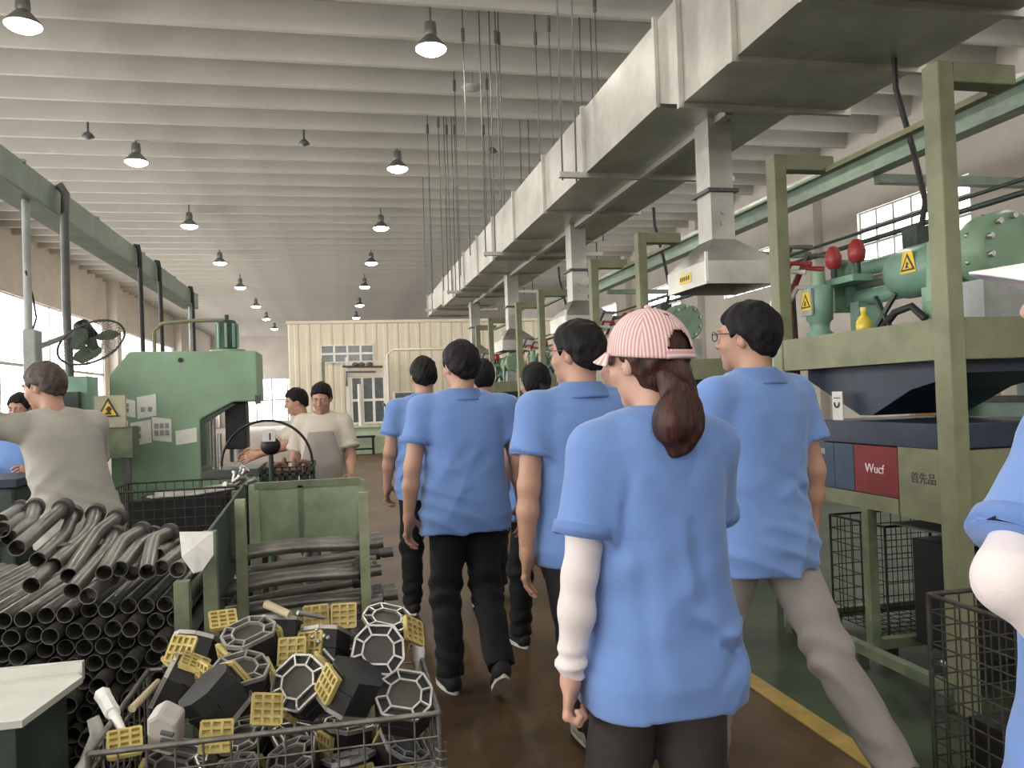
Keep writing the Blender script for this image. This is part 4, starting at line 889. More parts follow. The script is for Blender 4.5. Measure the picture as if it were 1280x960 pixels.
# ================================================================== PEOPLE: implicit surfaces meshed with surface nets
class Fld:
    def __init__(s, lo, hi, h):
        s.lo = np.array(lo, float)-2*h; s.h = h; s.n = np.ceil((np.array(hi)-s.lo)/h).astype(int)+3
        s.ax = [(s.lo[i]+h*np.arange(s.n[i])).astype(np.float32) for i in range(3)]
        s.F = np.full(s.n, .5, np.float32)
    def region(s, lo, hi):
        sl = []
        for i in range(3):
            a = int(max(0, math.floor((lo[i]-s.lo[i])/s.h))); b_ = int(min(s.n[i], math.ceil((hi[i]-s.lo[i])/s.h)+1))
            if b_ <= a: return None
            sl.append(slice(a, b_))
        g = (s.ax[0][sl[0]][:, None, None], s.ax[1][sl[1]][None, :, None], s.ax[2][sl[2]][None, None, :])
        return tuple(sl), g
    def add(s, fn, lo, hi, k=.02, mode='u'):
        q = s.region(np.array(lo)-.07, np.array(hi)+.07)
        if q is None: return s
        sl, g = q; d = fn(*g); A = s.F[sl]
        if mode == 's': d = -d
        if mode == 'u':
            if k: hh = np.maximum(k-np.abs(A-d), 0)/k; s.F[sl] = np.minimum(A, d)-hh*hh*k*.25
            else: s.F[sl] = np.minimum(A, d)
        else:
            if k: hh = np.maximum(k-np.abs(A-d), 0)/k; s.F[sl] = np.maximum(A, d)+hh*hh*k*.25
            else: s.F[sl] = np.maximum(A, d)
        return s
    def cone(s, a, b_, r1, r2, k=.02, mode='u', cut=None):
        a = np.array(a, float); b_ = np.array(b_, float); ba = b_-a; L2 = ba@ba; r = max(r1, r2)
        def fn(X, Y, Z):
            px, py, pz = X-a[0], Y-a[1], Z-a[2]
            t = np.clip((px*ba[0]+py*ba[1]+pz*ba[2])/L2, 0, 1)
            d = np.sqrt((px-t*ba[0])**2+(py-t*ba[1])**2+(pz-t*ba[2])**2)-(r1+(r2-r1)*t)
            if cut: u = ba/math.sqrt(L2); d = np.maximum(d, (X-b_[0])*u[0]+(Y-b_[1])*u[1]+(Z-b_[2])*u[2])
            return d
        return s.add(fn, np.minimum(a, b_)-r, np.maximum(a, b_)+r, k, mode)
    def ell(s, c, r, k=.02, mode='u', rot=None):
        c = np.array(c, float); r = np.array(r, float); Rm = None if rot is None else np.array(Euler([R(v) for v in rot]).to_matrix())
        def fn(X, Y, Z):
            x, y, z = X-c[0], Y-c[1], Z-c[2]
            if Rm is not None: x, y, z = [Rm[0][i]*x+Rm[1][i]*y+Rm[2][i]*z for i in range(3)]
            k0 = np.sqrt((x/r[0])**2+(y/r[1])**2+(z/r[2])**2); k1 = np.sqrt((x/r[0]**2)**2+(y/r[1]**2)**2+(z/r[2]**2)**2)
            return k0*(k0-1)/np.maximum(k1, 1e-6)
        rr = r.max() if rot is not None else r
        return s.add(fn, c-rr, c+rr, k, mode)
    def torso(s, tab, k=.03, p=2.4, mode='u', grow=0., zcut=None):
        T = np.array(tab, float); z0, z1 = T[0, 0], T[-1, 0]
        if zcut: z0, z1 = zcut
        a_, b_ = T[:, 1].max()+grow, T[:, 2].max()+grow; xc = T[:, 4] if T.shape[1] > 4 else T[:, 3]*0
        def fn(X, Y, Z):
            zz = Z.ravel(); A = (np.interp(zz, T[:, 0], T[:, 1])+grow)[None, None, :]; B = (np.interp(zz, T[:, 0], T[:, 2])+grow)[None, None, :]
            yc = np.interp(zz, T[:, 0], T[:, 3])[None, None, :]; xx = np.interp(zz, T[:, 0], xc)[None, None, :]
            rho = (np.abs((X-xx)/A)**p+np.abs((Y-yc)/B)**p)**(1/p)
            return np.maximum((rho-1)*np.minimum(A, B), np.maximum(Z-z1, z0-Z))
        return s.add(fn, (xc.min()-a_, T[:, 3].min()-b_, z0), (xc.max()+a_, T[:, 3].max()+b_, z1), k, mode)
    def disp(s, fn):
        s.F -= fn(s.ax[0][:, None, None], s.ax[1][None, :, None], s.ax[2][None, None, :]).astype(np.float32); return s
    def mesh(s):
        F = s.F; F[0], F[-1], F[:, 0], F[:, -1], F[:, :, 0], F[:, :, -1] = .1, .1, .1, .1, .1, .1
        ins = F < 0
        c = [ins[i:ins.shape[0]-1+i, j:ins.shape[1]-1+j, k:ins.shape[2]-1+k] for i in (0, 1) for j in (0, 1) for k in (0, 1)]
        any_ = np.logical_or.reduce(c); all_ = np.logical_and.reduce(c); idx = np.argwhere(any_ & ~all_)
        if len(idx) == 0: return np.zeros((0, 3)), np.zeros((0, 4), int)
        lut = np.full(any_.shape, -1, np.int64); lut[tuple(idx.T)] = np.arange(len(idx))
        pos = np.zeros((len(idx), 3)); cnt = np.zeros(len(idx))
        for ax in range(3):
            o1, o2 = [i for i in range(3) if i != ax]
            for u in (0, 1):
                for v in (0, 1):
                    off = np.zeros(3, int); off[o1], off[o2] = u, v; e = np.zeros(3, int); e[ax] = 1
                    A = F[tuple((idx+off).T)]; B = F[tuple((idx+off+e).T)]; m = (A < 0) != (B < 0)
                    t = np.where(m, A/np.where(m, A-B, 1), 0); q = np.repeat(off[None].astype(float), len(idx), 0); q[:, ax] = t
                    pos[m] += q[m]; cnt[m] += 1
        V = s.lo+s.h*(idx+pos/cnt[:, None]); Q = []
        for ax in range(3):
            o1, o2 = [(1, 2), (2, 0), (0, 1)][ax]
            e = np.zeros(3, int); e[ax] = 1
            sl0 = [slice(None)]*3; sl1 = [slice(None)]*3; sl0[ax] = slice(0, -1); sl1[ax] = slice(1, None)
            A = ins[tuple(sl0)]; B = ins[tuple(sl1)]; ed = np.argwhere(A != B)
            ed = ed[(ed[:, o1] > 0) & (ed[:, o2] > 0) & (ed[:, o1] < F.shape[o1]-1) & (ed[:, o2] < F.shape[o2]-1)]
            u = np.zeros(3, int); u[o1] = 1; v = np.zeros(3, int); v[o2] = 1
            q = np.stack([lut[tuple((ed-u-v).T)], lut[tuple((ed-v).T)], lut[tuple(ed.T)], lut[tuple((ed-u).T)]], 1)
            flip = ~A[tuple(ed.T)]; q[flip] = q[flip][:, ::-1]; Q.append(q)
        Q = np.concatenate(Q); return V, Q[(Q >= 0).all(1)]
def np_mesh(name, parts):
    "join (verts, quads) arrays into one smooth mesh"
    n = 0; VV = []; QQ = []
    for V, Q in parts: VV.append(V); QQ.append(Q+n); n += len(V)
    V = np.concatenate(VV); Q = np.concatenate(QQ); me = bpy.data.meshes.new(name)
    me.vertices.add(len(V)); me.vertices.foreach_set('co', V.astype(np.float32).ravel())
    me.loops.add(4*len(Q)); me.loops.foreach_set('vertex_index', Q.astype(np.int32).ravel())
    me.polygons.add(len(Q)); me.polygons.foreach_set('loop_start', np.arange(0, 4*len(Q), 4, dtype=np.int32)); me.polygons.foreach_set('loop_total', np.full(len(Q), 4, np.int32))
    me.polygons.foreach_set('use_smooth', np.ones(len(Q), bool)); me.update(calc_edges=True); me.validate(); return me
def rotm(rx=0, ry=0, rz=0): return np.array(Euler((R(rx), R(ry), R(rz)), 'XYZ').to_matrix())
def unit(v): v = np.array(v, float); return v/np.linalg.norm(v)

def hand_fld(curl, side, fine, thumb=.5):
    "hand in local frame: +x thumb side, -z along fingers, +y palm normal (palm faces +y); origin wrist"
    f = Fld((-.075, -.06, -.21), (.085, .10, .07), fine)
    f.cone((0, 0, .06), (0, 0, -.01), .027, .024, .02); f.ell((0, .002, .0), (.027, .019, .03), .02)
    f.ell((.004, .002, -.05), (.040, .0155, .052), .02); f.ell((.026, .012, -.035), (.016, .014, .03), .02)
    for i, (x, L0) in enumerate(((.029, .074), (.0095, .082), (-.0105, .076), (-.0285, .060))):
        p = np.array((x, .002, -.088-(.006 if i in (1, 2) else 0))); a = R(curl*(.55+.08*i)); r0 = .0088-.0006*(i == 3)
        f.ell(p, (.0105, .0115, .013), .012)
        for s_, (fr, rr) in enumerate(((.46, .0088), (.30, .0080), (.24, .0072))):
            d = np.array(((.09-.05*i)*.6*(1 if curl < 50 else .2), math.sin(a), -math.cos(a))); d = unit(d); q = p+d*L0*fr
            f.cone(p, q, rr, rr*.93, .005); p = q; a += R(curl*(1.0 if s_ == 0 else .75))
    p = np.array((.030, .010, -.022))
    for L0, rr, d in ((.040, .0125, (.75, .35+.3*thumb, -.55)), (.033, .0105, (.35-.3*thumb, .35+.5*thumb, -.75)), (.027, .0095, (.05-.4*thumb, .25+.5*thumb, -.8))):
        q = p+unit(d)*L0; f.cone(p, q, rr, rr*.92, .010); p = q
    V, Q = f.mesh()
    if side < 0: return V, Q
    V = V*np.array((-1, 1, 1)); return V, Q[:, ::-1]
def head_fld(h, neck_base, female, fine):
    f = Fld((-.105, -.125, -.22), (.105, .15, .135), fine)
    f.ell((0, -.012, .032), (.076, .097, .088), .02); f.ell((0, -.045, .005), (.066, .058, .07), .03)
    f.ell((0, .030, -.015), (.062, .064, .080), .03); f.ell((0, .028, -.065), (.054 if not female else .048, .060, .048), .03)
    f.ell((0, .070, -.098), (.022, .022, .018), .025)
    f.cone((0, .088, .022), (0, .110, -.022), .008, .0125, .012); f.ell((.011, .100, -.027), (.008, .009, .007), .008); f.ell((-.011, .100, -.027), (.008, .009, .007), .008)
    for s_ in (-1, 1):
        f.ell((s_*.033, .090, .014), (.019, .014, .012), .012, 's'); f.ell((s_*.032, .084, .033), (.026, .014, .008), .012)
        f.ell((s_*.042, .062, -.025), (.022, .022, .02), .025)
        f.ell((s_*.077, -.008, -.008), (.010, .019, .031), .006, rot=(-12, 0, -s_*22)); f.ell((s_*.084, -.002, -.004), (.006, .010, .017), .005, 's')
        f.ell((s_*.032, .080, .013), (.015, .0125, .0125), .004)
    f.ell((0, .090, -.058), (.022, .010, .0065), .006); f.ell((0, .088, -.070), (.019, .010, .007), .006)
    nb = np.array(neck_base); r = .046 if female else .056
    f.cone((0, -.022, -.05), nb, r, r*1.06, .03)
    return f.mesh()
def hair_fld(kind, fine, seed, capped=False):
    rs = np.random.RandomState(seed); ph = rs.rand(12)*6.28
    ext = .20 if kind != 'short' else .135
    f = Fld((-.115, -.16, -.20), (.115, .13, .15), fine)
    g = .016 if kind == 'short' else .014
    if capped: f.ell((0, -.012, .032), (.083, .106, .094), .02); f.ell((0, -.046, -.02), (.072, .066, .075), .03)
    else: f.ell((0, -.014, .036), (.076+g*.8, .097+g, .088+g*1.1), .02); f.ell((0, -.048, .0), (.070+g*.4, .060+g, .075+g), .03)
    ys = [-.16, -.10, -.06, -.035, -.012, .012, .030, .06, .09, .13] 
    zs = [-.080, -.080, -.066, -.038, .004, .008, -.004 if kind == 'short' else .02, .055, .072, .09]
    if kind == 'long': zs = [-.115, -.115, -.11, -.09, -.03, -.005, .005, .05, .07, .09]
    def cut(X, Y, Z):
        line = np.interp(Y.ravel(), ys, zs)[None, :, None]; return (line-Z)+0*X+.004*np.sin(90*X+ph[0])+.003*np.sin(170*Y+ph[1])
    q, gg = f.region((-9, -9, -9), (9, 9, 9)); d = cut(*gg); A = f.F[q]; hh = np.maximum(.02-np.abs(A-d), 0)/.02; f.F[q] = np.maximum(A, d)+hh*hh*.005
    f.ell((0, .078, -.01), (.060, .045, .075), .012, 's')
    def tuft(X, Y, Z):
        return .0022*np.sin(70*X+25*Y+ph[2]+2*np.sin(40*Z+ph[3]))+.0018*np.sin(120*Y+60*X+ph[4]+1.5*np.sin(60*Z))+.0012*np.sin(190*X-90*Z+ph[5])
    f.disp(tuft); return f.mesh()

def xf(VQ, Rm, t): return VQ[0] @ np.array(Rm).T + np.array(t), VQ[1]
MT = [(.80, .165, .118, 0), (.88, .175, .122, -.004), (.96, .168, .115, 0), (1.06, .152, .105, .004), (1.16, .155, .108, .004), (1.26, .168, .115, 0), (1.35, .178, .112, -.006), (1.41, .165, .095, -.012), (1.455, .105, .072, -.016), (1.49, .06, .056, -.014)]
FT = [(.80, .170, .122, 0), (.88, .178, .126, -.006), (.96, .160, .112, 0), (1.06, .132, .098, .004), (1.16, .138, .102, .006), (1.26, .152, .112, .008), (1.35, .158, .105, 0), (1.41, .145, .085, -.01), (1.455, .09, .062, -.014), (1.49, .05, .048, -.012)]
def person(px, depth, label, h=1.75, rz=0., female=False, lean=0., side=0., arms=None, feet=None, head=(0, 0, 0), hair='short', hair_m=None, skin=None, shirt=None, trim=None, trousers=None,
           shoes=(None, None), loose=1., hem=.82, sleeve=.60, curls=(30, 30), vox=.0085, folds=None, fold_amp=.0075, cap=None, glasses=None, sleeves=(None, None), ponytail=None, hands_dir=(None, None), group=None, xy=None, seed=1, apron=None, sw=1.0, collar=True, legloose=1.):
    s = h/1.75; skin = skin or m_skin; shirt = shirt or m_shirt; trim = trim or m_shirtd; trousers = trousers or m_trk; hair_m = hair_m or m_hair
    if xy is None: q = atd(px, 490, depth); xy = (q[0], q[1])
    root = empty('person', (xy[0], xy[1], 0), label, 'person', group, R(rz))
    tl = math.tan(R(lean)); ts = math.tan(R(side))
    base = FT if female else MT
    def LY(z): return max(0, z-.95)*tl
    def LX(z): return max(0, z-.95)*ts
    tab = [(z*s, a*s*sw, b_*s, (y+LY(z))*s, LX(z)*s) for z, a, b_, y in base]
    S = lambda x, y, z: np.array((x*s+LX(z)*s, y*s+LY(z)*s, z*s))
    shw = (.165 if female else .187)*sw
    # joints
    J = {}
    for sd, nm in ((-1, 'L'), (1, 'R')):
        sh = S(sd*shw, -.012, 1.405); A = (arms or {}).get(nm, dict(sw=0, ab=9, el=12))
        if 'elbow_w' in A:
            Rw = rotm(0, 0, -rz); el, wr_ = [Rw @ (np.array(A[q_])-np.array((xy[0], xy[1], 0))) for q_ in ('elbow_w', 'wrist_w')]
        elif 'elbow' in A: el, wr_ = np.array(A['elbow'], float), np.array(A['wrist'], float)
        else:
            a, b_ = R(A.get('sw', 0)), R(A.get('ab', 9)); d = np.array((sd*math.sin(b_), math.sin(a)*math.cos(b_), -math.cos(a)*math.cos(b_)))
            el = sh+d*.285*s; a2 = a+R(A.get('el', 12)); b2 = R(A.get('ab2', A.get('ab', 9)*.3)); d2 = np.array((sd*math.sin(b2), math.sin(a2)*math.cos(b2), -math.cos(a2)*math.cos(b2))); wr_ = el+d2*.245*s
        J[nm] = (sh, el, wr_)
        hip = S(sd*.088, 0, .90); hip[1] = 0
        ft = (feet or {}).get(nm, dict(y=0)); ank = np.array((sd*.095*s+ft.get('x', 0), ft.get('y', 0), .085*s+ft.get('z', 0)))
        d = ank-hip; L = np.linalg.norm(d); t1, t2 = .425*s, .405*s
        if L > (t1+t2)*.995: ank = hip+d/L*(t1+t2)*.995; d = ank-hip; L = np.linalg.norm(d)
        a_ = (t1*t1-t2*t2+L*L)/(2*L); hh = math.sqrt(max(0, t1*t1-a_*a_)); u = d/L; fwd = np.array((sd*.08, 1., 0)); fwd = unit(fwd-u*(fwd@u))
        J['h'+nm], J['k'+nm], J['a'+nm] = hip, hip+u*a_+fwd*hh, ank
    nb = S(0, -.018, 1.45); hc = S(0, .016, 1.612)
    hy, hp, hr = head; Rh = rotm(hp, hr, hy); hc = hc+np.array((math.sin(R(-hy))*.0, 0, 0))
    # ---- body
    lim = Fld(np.min([J[k][i] if k in 'LR' else J[k] for k in J for i in (range(3) if k in 'LR' else (0,))], 0)-.12, np.maximum(np.max([J[k][i] if k in 'LR' else J[k] for k in J for i in (range(3) if k in 'LR' else (0,))], 0)+.12, (0, 0, 1.5*s)), vox*1.1)
    lim.torso(tab, .02)
    af = .86 if female else 1.
    for nm, sd in (('L', -1), ('R', 1)):
        sh, el, wr_ = J[nm]; lim.cone(S(sd*.05, -.014, 1.445), sh, .034*s, .050*s*af, .04)
        lim.cone(sh, el, .052*s*af, .041*s*af, .006); md = el*.62+wr_*.38; lim.cone(el, md, .041*s*af, .0405*s*af, .02); lim.cone(md, wr_, .040*s*af, .0265*s*af, .02)
        lim.cone(J['h'+nm], J['k'+nm], .084*s, .056*s, .03); kn, an = J['k'+nm], J['a'+nm]; cf = kn*.68+an*.32-np.array((0, .012, 0)); lim.cone(kn, cf, .054*s, .053*s, .02); lim.cone(cf, an, .052*s, .034*s, .02)
    parts = [lim.mesh()]
    ls = s*(.98 if not female else .97)
    nbl = Rh.T @ ((nb-hc)/ls)
    parts.append(xf((lambda v: (v[0]*ls, v[1]))(head_fld(h, nbl, female, .0048)), Rh, hc))
    for nm, sd in (('L', -1), ('R', 1)):
        sh, el, wr_ = J[nm]; d = unit(wr_-el); hd = hands_dir[0 if sd < 0 else 1]
        if hd is not None: th = np.array(hd, float)
        else:
            u1 = unit(el-sh); th = d-u1*(d@u1)
            if np.linalg.norm(th) < .18: th = np.array((-sd*.35, 1., 0))
            th = unit(th)+np.array((-sd*.25, .4, 0))
        th = unit(th-d*(th@d)); z_ = -d; x_ = th; y_ = np.cross(z_, x_)
        # palm must face the body; mirror for the other hand
        Vh = hand_fld(curls[0 if sd < 0 else 1], 1 if sd < 0 else -1, .0042, .9 if curls[0 if sd < 0 else 1] > 60 else .35)
        k_ = s*(.92 if female else 1.02)
        if sd > 0: Rm = np.stack([x_, y_, z_], 1)
        else: Rm = np.stack([-x_, np.cross(z_, -x_), z_], 1)
        parts.append(xf((Vh[0]*k_, Vh[1]), Rm, wr_))
    me = np_mesh('body', parts); mesh_obj('body', me, skin, root)
    HM = lambda p: tuple(Rh @ (np.array(p)*ls) + hc)
    # face details
    for sd in (-1, 1):
        e = MB().ball((0, 0, 0), .0125*ls, 12, 8); o = mesh_obj('eye', e.mesh('eye'), m_eye, root); o.location = HM((sd*.032, .0825, .013)); 
        i_ = MB().ball((0, 0, 0), .0065*ls, 10, 6); q = mesh_obj('iris', i_.mesh('iris'), m_iris, o); q.location = tuple(Rh @ np.array((0, .0085*ls, 0)))
        eb = MB().tube([HM((sd*.014, .0965, .030)), HM((sd*.030, .0955, .036)), HM((sd*.048, .084, .031))], [.0028*ls, .0034*ls, .0018*ls], 6); mesh_obj('eyebrow', eb.mesh('eyebrow'), hair_m, root)
    lp = MB().tube([HM((-.022, .088, -.064)), HM((-.008, .0985, -.0615)), HM((.008, .0985, -.0615)), HM((.022, .088, -.064))], [.002*ls, .0062*ls, .0062*ls, .002*ls], 8); mesh_obj('lips', lp.mesh('lips'), m_lip, root)
    # ---- hair
    hp_ = [xf((lambda v: (v[0]*ls, v[1]))(hair_fld('long' if female else 'short', .0055, seed, cap is not None)), Rh, hc)]
    if ponytail:
        f = Fld(np.min([np.array(p)-.10 for p, r_ in ponytail], 0), np.max([np.array(p)+.10 for p, r_ in ponytail], 0), .006)
        for (p, r1), (q, r2) in zip(ponytail[:-1], ponytail[1:]): f.cone(p, q, r1, r2, .025)
        f.disp(lambda X, Y, Z: .0035*np.sin(95*X+3*np.sin(18*Z+1))+.0025*np.sin(170*X+60*Y+4*np.sin(14*Z))); hp_.append((f.mesh()[0]*ls @ Rh.T+hc, f.mesh()[1]))
    ho = mesh_obj('hair', np_mesh('hair', hp_), hair_m, root)
    # ---- shirt
    ea = .014+.010*loose
    st_ = []
    for z, a, b_, y in base:
        if z < hem-.02: continue
        if z < 1.2: a = max(a, .150 if female else .162)+.012*loose*(1.25-z)/.3; b_ = max(b_, .108)+.012*loose*(1.25-z)/.3
        st_.append((z*s, (a*sw+ea*.8)*s, (b_+ea)*s, (y+LY(z))*s, LX(z)*s))
    st_ = [(hem*s-.001, st_[0][1], st_[0][2], st_[0][3], st_[0][4])]+st_[1:-1]+[(1.468*s, .088*s, .072*s, st_[-2][3], LX(1.468)*s)]
    allp = np.array([J[k][i] for k in 'LR' for i in (0, 1)])
    f = Fld(np.minimum(allp.min(0)-.12, (-.30*s, -.25*s, hem*s)), np.maximum(allp.max(0)+.12, (.30*s, .25*s+LY(1.47)*s, 1.52*s)), vox)
    f.torso(st_, .02, 2.5)
    g = None
    for nm, sd in (('L', -1), ('R', 1)):
        sh, el, wr_ = J[nm]; en = sh+(el-sh)*sleeve; nk = S(sd*.050, -.016, 1.452)
        f.cone(nk, sh, .050*s, .064*s*af, .05); r1, r2 = (.064*af+.006*loose)*s, (.066*af+.012*loose)*s
        f.cone(sh, en, r1, r2, .032, cut=True)
        c0 = sh+(el-sh)*(sleeve-.085); f.cone(c0, en, r2+.0015, r2+.004, .004, cut=True)
    rs = np.random.RandomState(seed); ph = rs.rand(16)*6.28
    def fold(X, Y, Z):
        zz = Z/s; wgt = np.clip((1.34-zz)/.35, .15, 1.0)
        u = 26*X+14*np.sin(5*Z+ph[0])+9*Z; v = 16*X-20*Z+3*np.sin(9*X+ph[1]); w3 = 34*Z+7*X+3*np.sin(12*X+ph[2])+2*np.sin(15*Y)
        low = np.exp(-((zz-1.06)/.13)**2)
        m1 = np.clip(.35+.8*np.sin(6*X+5*Z+ph[10])*np.sin(8*Z-4*X+ph[11]), 0, 1); m2 = np.clip(.3+.8*np.sin(9*X-6*Z+ph[12])*np.sin(5*Z+ph[13]), 0, 1)
        return fold_amp*(wgt*m1*(1-np.abs(np.sin(.62*u+ph[3])))*1.5+1.2*m2*(1-np.abs(np.sin(.7*v+ph[4])))*wgt+1.2*low*m2*(1-np.abs(np.sin(.75*w3+ph[5])))-.5*wgt+.5*np.sin(9*X+ph[6]+6*Z))
    f.disp(fold)
    if folds:
        def fx(X, Y, Z):
            t = 0*X+0*Y+0*Z; back = (Y < .02)
            for (x0, z0, x1, z1, wd, am) in folds:
                dx, dz = x1-x0, z1-z0; L2 = dx*dx+dz*dz; tt = np.clip(((X-x0)*dx+(Z-z0)*dz)/L2, 0, 1)
                dd = ((X-x0-tt*dx)*(-dz)+(Z-z0-tt*dz)*dx)/math.sqrt(L2); d2 = (X-x0-tt*dx)**2+(Z-z0-tt*dz)**2
                t = t+am*np.exp(-d2/(wd*wd))*np.sqrt(np.clip(np.sin(np.pi*tt),0,1))*back
            return t
        f.disp(fx)
    # hollow out
    ins_ = [(hem*s-.05, st_[0][1], st_[0][2], st_[0][3], st_[0][4])]+list(st_)
    f.torso(ins_, .004, 2.5, 's', grow=-.024)
    for nm in 'LR':
        sh, el, wr_ = J[nm]; a0, b0 = sh+(el-sh)*(sleeve-.30), sh+(el-sh)*(sleeve+.10); ba = b0-a0; r0, r1 = .040*s*af, (.060*af+.010*loose)*s
        TT = np.array(st_)
        def carve(X, Y, Z):   # hollow of the sleeve, never into the body of the shirt
            t = np.clip(((X-a0[0])*ba[0]+(Y-a0[1])*ba[1]+(Z-a0[2])*ba[2])/(ba@ba), 0, 1)
            d = np.sqrt((X-a0[0]-t*ba[0])**2+(Y-a0[1]-t*ba[1])**2+(Z-a0[2]-t*ba[2])**2)-(r0+(r1-r0)*t)
            zz = Z.ravel(); A, B, yc, xc = [np.interp(zz, TT[:, 0], TT[:, q_])[None, None, :] for q_ in (1, 2, 3, 4)]
            rho = (np.abs((X-xc)/A)**2.5+np.abs((Y-yc)/B)**2.5)**.4; return np.maximum(d, .010-(rho-1)*np.minimum(A, B))
        f.add(carve, np.minimum(a0, b0)-.08, np.maximum(a0, b0)+.08, .004, 's')
    f.cone(nb+np.array((0, 0, -.03)), hc, .058*s*(.85 if female else 1), .062*s*(.85 if female else 1), .004, 's')
    so = mesh_obj('shirt', np_mesh('shirt', [f.mesh()]), shirt, root)
    for nm in 'LR':
        sh, el, wr_ = J[nm]; d = unit(el-sh); en = sh+(el-sh)*sleeve; r2 = (.066*af+.012*loose)*s+.0045
        c = MB().tube([en-d*.030*s, en-d*.027*s, en-d*.002, en+d*.002, en-d*.004], [r2-.004, r2+.001, r2+.003, r2-.002, r2-.012], 28, cap=False); mesh_obj('sleeve_cuff', c.mesh('sleeve_cuff'), trim, so)
    # collar: folded ring round the neck
    if collar:
        m = MB(); n = 28; nr = (.056 if female else .066)*s; up_ = unit(hc-nb)
        ctr = nb+up_*.020*s
        rings = []
        for (dr, dz) in ((.004, -.03), (.000, .030), (.004, .037), (.013, .036), (.032, .008), (.043, -.012), (.046, -.022), (.036, -.024)):
            ring = []
            for k in range(n):
                a = 2*math.pi*k/n+math.pi/2; fr = max(0, math.sin(a)); r_ = nr+dr*s
                zz = dz*s+(-.030*fr if True else 0)*s
                if dr > .02: zz -= .006*abs(math.cos(a))*s
                ring.append(ctr+np.array((r_*math.cos(a)*1.05, r_*math.sin(a)*1.0, 0))+up_*zz)
            rings.append(ring)
        vv = [p for rg in rings for p in rg]; m.add(vv, [(i*n+k, i*n+(k+1) % n, (i+1)*n+(k+1) % n, (i+1)*n+k) for i in range(len(rings)-1) for k in range(n)], True)
        mesh_obj('collar', m.mesh('collar'), trim, so)
    # ---- trousers
    pt = [(z*s, (a+(.004 if female else .012))*s*sw, (b_+(.008 if female else .014))*s, y*s) for z, a, b_, y in base if z <= 1.0]; pt = [(.80*s, pt[0][1]*.93, pt[0][2]*.95, 0)]+pt[1:]
    P = np.array([J[k] for k in ('hL', 'kL', 'aL', 'hR', 'kR', 'aR')])
    f = Fld(P.min(0)-.16, np.maximum(P.max(0)+.14, (0, 0, 1.0*s)), vox*1.1)
    f.torso(pt, .03, 2.4)
    for nm in 'LR':
        hp0, kn, an = J['h'+nm], J['k'+nm], J['a'+nm]; f.cone(hp0, kn, (.080 if female else .098)*s, (.070+.006*legloose)*s, .035); f.cone(kn, an+np.array((0, -.004, -.01)), (.070+.006*legloose)*s, (.052+.012*legloose)*s, .03, cut=True)
    def wr2(X, Y, Z):
        t = 0
        for nm in 'LR':
            an, kn = J['a'+nm], J['k'+nm]
            t = t+.0035*np.exp(-((Z-an[2]-.06)/.09)**2)*np.sin(70*Z+14*X+5*np.sin(17*X+9*Y+ph[7]))+.004*np.exp(-((Z-kn[2])/.11)**2)*np.sin(60*Z+10*X+3*np.sin(18*Y+ph[8]))
        return t+.003*np.sin(22*X+9*Z+ph[9])*np.sin(8*Z+5*Y)
    f.disp(wr2); f_t = mesh_obj('trousers', np_mesh('trousers', [f.mesh()]), trousers, root)
    # ---- shoes
    for nm, sd in (('L', -1), ('R', 1)):
        ft = (feet or {}).get(nm, {}); f = Fld((-.055, -.095, -.01), (.055, .20, .12), .006)
        f.cone((0, -.035, .045), (0, .03, .05), .040, .040, .03); f.ell((0, -.045, .045), (.037, .042, .05), .02); f.ell((.004*sd*-1, .09, .035), (.044, .10, .034), .03); f.cone((0, 0, .06), (0, -.005, .105), .042, .045, .02)
        f.ell((0, -.005, .125), (.036, .04, .05), .004, 's')
        q = f.region((-9, -9, -9), (9, 9, 9)); f.F = np.maximum(f.F, .012-q[1][2]+0*q[1][0]+0*q[1][1])
        Rf = rotm(ft.get('pitch', 0), 0, ft.get('yaw', 0)-sd*7); an = J['a'+nm]; off = an-Rf @ (np.array((0, -.005, .085))*s)
        Vq = f.mesh(); sh_ = mesh_obj('shoe', np_mesh('shoe', [xf((Vq[0]*s, Vq[1]), Rf, off)]), shoes[0] or m_shoek, root)
        ol = []
        for k in range(24):
            a = 2*math.pi*k/24; y = .055+.137*math.sin(a); wd = .040+.010*math.sin(a) if math.sin(a) > -.2 else .039; ol.append((wd*math.cos(a)-sd*.004*max(0, math.sin(a)), y))
        m = MB(); m.prism(ol, 0, .024, 'z'); m2 = MB(); m2.add([Rf @ (np.array(p)*s)+off for p in m.v], m.f); mesh_obj('sole', m2.mesh('sole'), shoes[1] or m_sole, sh_)
    # ---- extras
    for nm, sd, sm in (('L', -1, sleeves[0]), ('R', 1, sleeves[1])):
        if sm is None: continue
        sh, el, wr_ = J[nm]; lo = np.min([sh, el, wr_], 0)-.09; f = Fld(lo, np.max([sh, el, wr_], 0)+.09, .007)
        a0 = sh+(el-sh)*.35; f.cone(a0, el, .0555*s*af, .0475*s*af, .02); md = el*.62+wr_*.38; f.cone(el, md, .0475*s*af, .0465*s*af, .02); f.cone(md, wr_-(wr_-md)*.04, .0465*s*af, .037*s*af, .02, cut=True)
        ax_ = unit(wr_-el)
        f.disp(lambda X, Y, Z: .0055*np.exp(-(((X-wr_[0])*ax_[0]+(Y-wr_[1])*ax_[1]+(Z-wr_[2])*ax_[2]+.03)/.035)**2)*np.sin(170*((X-wr_[0])*ax_[0]+(Y-wr_[1])*ax_[1]+(Z-wr_[2])*ax_[2])+25*X)+.0018*np.sin(40*Z+30*X))
        mesh_obj('arm_sleeve', np_mesh('arm_sleeve', [f.mesh()]), sm, root)
